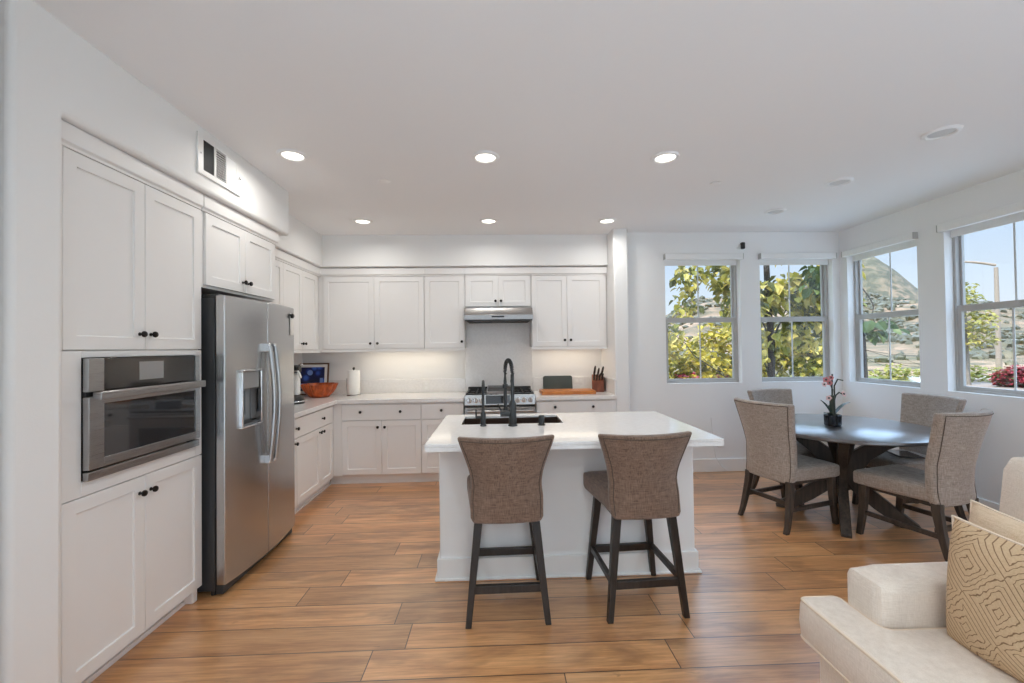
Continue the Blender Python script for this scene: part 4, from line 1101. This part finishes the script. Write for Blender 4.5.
# ------------------------------------------------------------------ ceiling fittings
lab = ['leftmost lit recessed ceiling light of the front row, beside the wall soffit', 'lit recessed ceiling light of the front row, above the sink end of the island', 'lit recessed ceiling light of the front row nearest the windows',
       'lit recessed ceiling light of the back row over the left counter corner', 'lit recessed ceiling light of the back row in front of the range hood', 'lit recessed ceiling light of the back row beside the wall end']
pos = [(-1.338, 2.858), (-.06, 2.878), (1.176, 2.872), (-1.337, 4.33), (-.066, 4.327), (1.154, 4.332)]
def can(x, y, label, lit, power=CAN_POWER, group='recessed ceiling lights', col=None):
    t = thing('ceiling_light', label, 'ceiling light', (x, y, H), 0, group)
    ob = lambda n, mb, m, p=t, **k: obj(n, mb, m, p, world=False, **k)
    ob('trim_ring', MB().lathe([(.066, -.0005), (.066, -.008), (.074, -.014), (.088, -.011), (.095, -.0005)], 40), 'trim', smooth=True)
    ob('lens', MB().lathe([(.001, -.004), (.066, -.004), (.066, -.0008), (.001, -.0008)], 32), 'lamp' if lit else 'muntin')
    if lit: lamp_area('can_glow', t, (0, 0, -.018), (0, 0, 0), .13, power, col or (1, .97, .915), spread=R(165))
for (x, y), l_ in zip(pos, lab): can(x, y, l_, True)
for (x, y), l_ in zip(((2.768, 2.518), (2.765, 3.30), (2.730, 4.036)), ('unlit recessed ceiling light nearest the camera at the right, before the large window', 'unlit recessed ceiling light over the round dining table', 'unlit recessed ceiling light nearest the nook window wall')):
    can(x, y, l_, False)
for x in (-1.3, .5, 2.3):  # unseen ceiling lights added as fill for the room
    for y in (-.6, -2.4): can(x, y, 'unseen recessed fill light added over the area behind the camera', True, FILL_CAN_POWER, 'added fill lights behind the camera', (.88, .99, 1.0))
for (x, y), l_ in zip(((-.847, 3.29), (1.77, 3.333)), ('small white sprinkler cover on the ceiling over the kitchen aisle', 'small white sprinkler cover on the ceiling between island and dining table')):
    t = thing('sprinkler_cover', l_, 'sprinkler', (x, y, H))
    obj('cover_disc', MB().lathe([(.001, -.010), (.038, -.010), (.043, -.007), (.043, -.004), (.001, -.004)], 28), 'trim', t, world=False, smooth=True)
    obj('collar', MB().lathe([(.030, -.004), (.030, -.0004)], 20), 'vent_dark', t, world=False)

# air register on the soffit
t = thing('air_vent', 'white air register with three louvre panels on the soffit', 'air vent', (WX, 2.454, 2.464), R(90))
ob = lambda n, mb, m, p=t, **k: obj(n, mb, m, p, world=False, **k)
vw, vh = .40, .235
secs = [(.045, .138), (.158, .250), (.268, .352)]
mb = MB(); y0, y1 = -.012, -.0005
mb.box(0, secs[0][0], y0, y1, 0, vh); mb.box(secs[0][1], secs[1][0], y0, y1, .03, vh-.03); mb.box(secs[1][1], secs[2][0], y0, y1, .03, vh-.03); mb.box(secs[2][1], vw, y0, y1, 0, vh)
mb.box(secs[0][0], secs[2][1], y0, y1, 0, .03); mb.box(secs[0][0], secs[2][1], y0, y1, vh-.03, vh)
ob('frame', mb, 'trim', bevel=.002)
for k, (a, b) in enumerate(secs[:2]):
    ob('duct_shade_plate', MB().box(a, b, -.003, -.001, .03, vh-.03), 'vent_dark')  # solid dark plate painted in for the shade behind the louvres
    mb = MB()
    if k == 0:
        for q in range(12): x = a+.004+(b-a-.008)*q/11; mb.box(x-.0011, x+.0011, -.011, -.003, .03, vh-.03)
    else:
        for q in range(12): z = .037+(vh-.074)*q/11; mb.box(a, b, -.011, -.003, z-.0012, z+.0012)
    ob('louvres', mb, 'case' if k == 0 else 'trim')
ob('blank_louvres', MB().box(secs[2][0], secs[2][1], -.010, -.001, .03, vh-.03), 'trim')
ob('adjust_lever', MB().box(.366, .378, -.026, -.012, .10, .108), 'chrome')
for q in (.02, .385): ob('screw', lathe_y(MB(), [(.005, 0), (.005, .002), (.001, .003)], q, -.012, vh/2), 'chrome')

# small camera on the nook wall
t = thing('security_camera', 'small black and white camera on the wall between the two nook windows', 'camera', (2.80, NY, 2.565))
ob = lambda n, mb, m, p=t, **k: obj(n, mb, m, p, world=False, **k)
ob('mount', MB().lathe([(.022, 0), (.022, .004), (.010, .008), (.010, .035)], 16, Matrix.Rotation(R(90), 4, 'X')), 'plastic_white', smooth=True)
ob('housing', MB().rbox((.018, -.055, .010), (.042, .045, .075), .010, 6), 'black', smooth=True)
ob('back_shell', MB().rbox((.0, -.035, .0), (.03, .03, .06), .008, 6), 'plastic_white', smooth=True)
tag(obj('blind_cord', MB().tube([(2.43, NY-.02, .62), (2.455, NY-.02, .30), (2.475, NY-.024, .17), (2.53, NY-.03, .08), (2.60, NY-.035, .012)], .004, 6), 'plastic_white', smooth=True), 'thin white cord trailing down the nook wall to the floor, right of the island', 'cord')

# ------------------------------------------------------------------ outdoors
GZ = -.9
def ss(a, b, x):
    u = max(0, min(1, (x-a)/(b-a))); return u*u*(3-2*u)
def grid_polar(name, r_list, a0, a1, na, zf, m, kind='structure'):
    mb = MB(); nr = len(r_list)
    for r in r_list:
        for k in range(na+1):
            a = R(a0+(a1-a0)*k/na); x, y = r*math.sin(a), r*math.cos(a); mb.v.append(Vector((x, y, zf(a, r, x, y))))
    for i in range(nr-1):
        for k in range(na):
            b = i*(na+1)+k; mb.f.append((b, b+1, b+na+2, b+na+1))
    o = obj(name, mb, m, smooth=True); o['kind'] = kind; return o
def el(a):
    d = math.degrees(a)
    return .082+.020*math.sin(d*.21+.6)+.010*math.sin(d*.55)-.014*ss(44, 52, d)
def hill_z(a, r, x, y):
    base = GZ-.05+(2.35+el(a)*225)*(ss(34, 225, r) if r <= 225 else 1-.2*ss(225, 300, r))
    n_ = noise.noise(Vector((x*.035, y*.035, 3)))*5 + noise.noise(Vector((x*.1, y*.1, 7)))*1.6
    return base + n_*ss(45, 110, r)*.8
grid_polar('hillside', [34+6*k for k in range(44)], -5, 95, 150, hill_z, 'hill')
def mtn_z(a, r, x, y):
    d = math.degrees(a); pk = .150*math.exp(-(abs(d-42.2)/5.5)**1.5)+.095*math.exp(-((d-30)/7)**2)+.085*math.exp(-((d-58)/8)**2)
    u = ss(420, 620, r) if r <= 620 else 1-ss(620, 760, r)
    return -5+(5+pk*620+noise.noise(Vector((x*.012, y*.012, 1)))*14+noise.noise(Vector((x*.04, y*.04, 4)))*5)*u
grid_polar('mountain', [420+20*k for k in range(17)], 5, 85, 120, mtn_z, 'mountain')
mb = MB(); gp = [(-60, 5.42), (4.17, 5.42), (4.17, -60), (90, -60), (90, 90), (-60, 90)]
mb.prism(gp, GZ-.4, GZ); struct('lawn', mb, 'lawn')
mb = MB(); mb.box(-9, 4.16, -13, -4.36, GZ, -.03).box(4.16, 12, -13, .6, GZ, -.03); mb.box(4.16, 13, .6, 14, GZ, GZ+.03).box(1, 4.16, 5.42, 7.6, GZ, GZ+.03); struct('bounce_patio', mb, 'concrete')  # unseen pale slabs, added to bounce daylight up onto the ceiling
mb = MB(); mb.prism([(9, 4), (19.6, 17.6), (27.0, 26.8), (33.5, 24.8), (48, 36), (60, 34), (60, 10), (24, -2)], GZ, GZ+.02); struct('road', mb, 'asphalt')
mb = MB(); mb.prism([(19.4, 17.9), (19.9, 17.5), (27.2, 26.5), (33.4, 24.5), (48.2, 35.7), (47.8, 36.3), (33.5, 25.2), (26.9, 27.2)], GZ, GZ+.14); struct('curb', mb, 'concrete')

def leaves(clusters, ln, seed, droop=.7, shape=.34):
    rr = random.Random(seed); mb = MB()
    for (cx_, cy_, cz_, rx, ry, rz, n) in clusters:
        for _ in range(n):
            while True:
                p = Vector((rr.uniform(-1, 1), rr.uniform(-1, 1), rr.uniform(-1, 1)))
                if .2 < p.length < 1: break
            p = Vector((cx_+p.x*rx, cy_+p.y*ry, cz_+p.z*rz))
            a = rr.uniform(0, 6.283); d = Vector((math.cos(a), math.sin(a), -droop*rr.uniform(.2, 2.2))).normalized()
            sd = d.cross(Vector((rr.uniform(-.5, .5), rr.uniform(-.5, .5), 1))).normalized(); up = sd.cross(d)
            L = ln*rr.uniform(.6, 1.25); W_ = L*shape
            b = len(mb.v)
            mb.v += [p, p+d*L*.35+sd*W_+up*W_*.35, p+d*L*.5-up*.01*L, p+d*L*.35-sd*W_+up*W_*.35, p+d*L-up*L*.12, p+d*L*.7+sd*W_*.7+up*W_*.2, p+d*L*.7-sd*W_*.7+up*W_*.2]
            mb.f += [(b, b+1, b+2), (b, b+2, b+3), (b+1, b+5, b+4, b+2), (b+2, b+4, b+6, b+3)]
    return mb
def branch(mb, a, b, r0, r1, rr, n=5, wob=.08):
    a, b = Vector(a), Vector(b); pts = []; rs = []
    L = (b-a).length
    for k in range(n+1):
        u = k/n; pts.append(a.lerp(b, u)+Vector((rr.uniform(-1, 1), rr.uniform(-1, 1), rr.uniform(-.5, .5)))*(wob*L*.25 if 0 < k < n else 0)); rs.append(r0+(r1-r0)*u)
    mb.tube(pts, rs, 7); return pts
def tree(label, base, top, r, clusters, ln, m, seed, bark='bark', droop=.7, name='tree', group=None, shape=.34):
    t = thing(name, label, 'tree' if name == 'tree' else 'shrub', base, 0, group); rr = random.Random(seed)
    mb = MB(); pts = branch(mb, base, top, r, r*.6, rr, 7, .015)
    obj('trunk', mb, bark, t, smooth=True)
    mb = MB()
    for c in clusters:
        k = rr.randint(2, len(pts)-1); mid = pts[k]
        branch(mb, mid, (c[0], c[1], c[2]), r*.26, r*.09, rr, 5, .18)
        for q in range(3):
            e_ = (c[0]+rr.uniform(-.8, .8)*c[3], c[1]+rr.uniform(-.8, .8)*c[4], c[2]+rr.uniform(-.7, .8)*c[5]); branch(mb, (c[0], c[1], c[2]), e_, r*.14, r*.05, rr, 4, .2)
    obj('branches', mb, bark, t, smooth=True)
    obj('foliage', leaves(clusters, ln, seed+1, droop, shape), m, t)
    return t
tree('tree with dark upright trunk and large drooping leaves outside the window left of the corner', (5.42, 8.2, GZ), (5.36, 8.2, 4.6), .075,
     [(5.05, 8.1, 2.35, .45, .5, .40, 120), (5.75, 8.0, 2.45, .55, .5, .45, 230), (6.35, 7.9, 2.2, .5, .5, .5, 230), (6.1, 8.2, 1.75, .6, .5, .40, 170), (5.6, 8.0, 3.3, .5, .5, .3, 60), (6.6, 8.0, 3.0, .4, .4, .35, 80), (5.2, 8.3, 1.4, .5, .5, .4, 80)], .21, 'leaf', 11)
tree('tree with big yellow-green leaves filling the right half of the window beside the kitchen', (4.98, 8.3, GZ), (4.85, 8.2, 3.6), .06,
     [(4.5, 8.0, 2.75, .42, .45, .45, 230), (4.65, 7.9, 2.15, .35, .45, .45, 190), (3.85, 8.2, 2.85, .36, .4, .34, 90), (3.75, 8.3, 2.35, .24, .35, .35, 60), (3.45, 8.4, 1.75, .22, .3, .26, 50), (4.3, 8.2, 3.5, .7, .5, .3, 90)], .175, 'leaf', 23)
tree('tree whose dark leaves droop into the left edge of the window right of the corner', (6.35, 7.0, GZ), (6.2, 7.1, 3.2), .05,
     [(6.42, 6.95, 1.72, .22, .3, .16, 34), (5.85, 7.3, 2.7, .30, .4, .4, 110), (6.02, 7.2, 1.2, .2, .3, .3, 24)], .22, 'leaf_dark', 37)
bush = [((4.6, 10.6), 1.05, 2.1, 'leaf_yellow', 'yellow-leaved shrub outside, at the left edge of the window beside the kitchen'),
        ((6.0, 11.4), 1.1, 2.45, 'leaf_yellow', 'yellow-green shrub outside, in the right half of the window beside the kitchen'),
        ((7.3, 11.2), 1.0, 2.2, 'leaf_yellow', 'yellow-green shrub outside, directly behind the dark tree trunk'),
        ((8.5, 11.3), 1.05, 2.1, 'leaf', 'olive green shrub outside, in the right half of the window left of the corner')]
for i, ((bx, by), r_, h_, m_, l_) in enumerate(bush):
    rr = random.Random(50+i); cl = []
    for q in range(9):
        a = 2*math.pi*q/9; cl.append((bx+.6*r_*math.cos(a), by+.6*r_*math.sin(a), GZ+.5+(h_+.2)*rr.uniform(.1, .82), .5*r_, .5*r_, .45, 95))
    cl.append((bx, by, GZ+h_*.95, .5*r_, .5*r_, .5, 110))
    tree(l_, (bx, by, GZ), (bx+.1, by, GZ+h_*.8), .05, cl, .19, m_, 60+i, name='shrub', droop=.4, shape=.4)
def bougain(x, y, z0, rx, ry, rz, n, ln, label, seed, group=None):
    t = thing('flowering_shrub', label, 'shrub', (x, y, z0), 0, group); rr = random.Random(seed)
    mb = MB()
    for q in range(6): branch(mb, (x, y, z0), (x+rr.uniform(-.7, .7)*rx, y+rr.uniform(-.7, .7)*ry, z0+rz*rr.uniform(.9, 1.6)), .02, .006, rr, 4, .1)
    obj('stems', mb, 'bark', t)
    obj('leaves', leaves([(x, y, z0+rz*.85, rx*.92, ry*.92, rz*.85, n//2)], ln, seed+2, .2, .42), 'leaf_dark', t)
    obj('flowers', leaves([(x, y, z0+rz, rx, ry, rz, n)], ln, seed+1, .1, .5), 'red_flower', t)
for i, (x, y) in enumerate(((3.92, 9.0), (4.32, 9.1), (4.72, 9.0))):
    bougain(x, y, GZ, .36, .3, .89, 520, .10, ('leftmost', 'middle', 'right-hand')[i]+' red flowering shrub low in the window beside the kitchen', 5+3*i, 'red flowering shrubs outside the nook')
for i, (x, y, s_) in enumerate(((25.85, 20.8, .9), (26.45, 20.8, 1.1), (27.1, 20.7, 1.0), (26.2, 20.0, .62))):
    bougain(x, y, GZ, .48*s_, .5, .52*s_, 420, .17, ('red flowering shrub by the street lamp foot, leftmost of the bed', 'red flowering shrub by the street lamp, tallest of the bed', 'red flowering shrub at the right end of the bed in the large window', 'low red flowering shrub in front of the bed across the road')[i], 80+i, 'red flowering shrubs across the road')
tree('young street tree with a pale thin trunk left of the street lamp', (25.5, 22.2, GZ), (25.4, 22.2, 3.2), .13,
     [(25.0, 22.2, 3.9, .9, .9, .9, 260), (25.6, 22.2, 2.6, 1.2, 1.0, .9, 330), (24.9, 22.3, 1.5, .9, .9, .7, 200), (26.1, 22.2, 1.7, .8, .8, .6, 140)], .26, 'leaf_young', 91, 'pale_bark', .3)
rr = random.Random(5)
mb = MB()
ico = bmesh.new(); bmesh.ops.create_icosphere(ico, subdivisions=1, radius=1); iv = [v.co.copy() for v in ico.verts]; iff = [tuple(v.index for v in f.verts) for f in ico.faces]; ico.free()
for _ in range(5200):
    r = 52+175*rr.random()**1.1; a = R(rr.uniform(17, 56)); x, y = r*math.sin(a), r*math.cos(a)
    if noise.noise(Vector((x*.045, y*.045, 9))) < .04 and rr.random() < .88: continue
    z = hill_z(a, r, x, y); s_ = rr.uniform(.22, .62)*(.55+r/150)
    off = Vector((x, y, z+.1*s_)); k = rr.uniform(0, 50)
    mb.add([off+Vector((v.x*s_*1.1, v.y*s_*1.1, v.z*s_*1.15))*(1+.5*noise.noise(v*2.6+Vector((k, 0, 0)))) for v in iv], iff)
o = tag(obj('chaparral_shrubs', mb, 'shrub', smooth=True), 'grey-green wild scrub dotted over the tan hillside outside', 'scrub', None, 'stuff')
mb = MB()
tree('pale yellow-green bush line at the foot of the hill beyond the lawn', (24.5, 27.5, GZ), (24.5, 27.5, 1), .06, [(22.5+1.3*k, 28.5-1.1*k+1.5*(k % 2), GZ+.3, 1.3, 1.1, .45+.2*(k % 3), 120) for k in range(9)], .34, 'leaf_young', 97, name='hedge', droop=.2)

t = thing('street_lamp', 'tall street lamp with a curved arm seen through the large right window', 'street lamp', (31.46, 25.6, GZ))
obj('pole', MB().tube([(31.46, 25.6, GZ), (31.46, 25.6, 2), (31.46, 25.6, 6.1)], [.15, .125, .10], 14), 'lamp_post', t, smooth=True)
dl = Vector((-.75, .62, 0)).normalized(); pb = Vector((31.46, 25.6, 6.0)); pts = []
for k in range(11):
    u = k/10; pts.append(pb + dl*(2.75*u) + Vector((0, 0, .25+.42*math.sin(math.pi*.5*min(1, u*1.5)))))
obj('arm', MB().tube(pts, [.085-.035*k/10 for k in range(11)], 10), 'lamp_post', t, smooth=True)
hd_ = pts[-1]
obj('lamp_head', MB().loft([[tuple(hd_+dl*u*.62-dl*.1+Vector((-dl.y, dl.x, 0))*s_*w_+Vector((0, 0, z_))) for s_, z_ in ((-1, -.04), (1, -.04), (1, .05), (-1, .05))] for u, w_ in ((0, .05), (.3, .13), (.7, .15), (1, .06))]), 'lamp_post', t, bevel=.01)
obj('photocell', MB().lathe([(.03, 0), (.04, .02), (.04, .09), (.001, .1)], 12, Matrix.Translation(hd_+dl*.2+Vector((0, 0, .05)))), 'case', t, smooth=True)
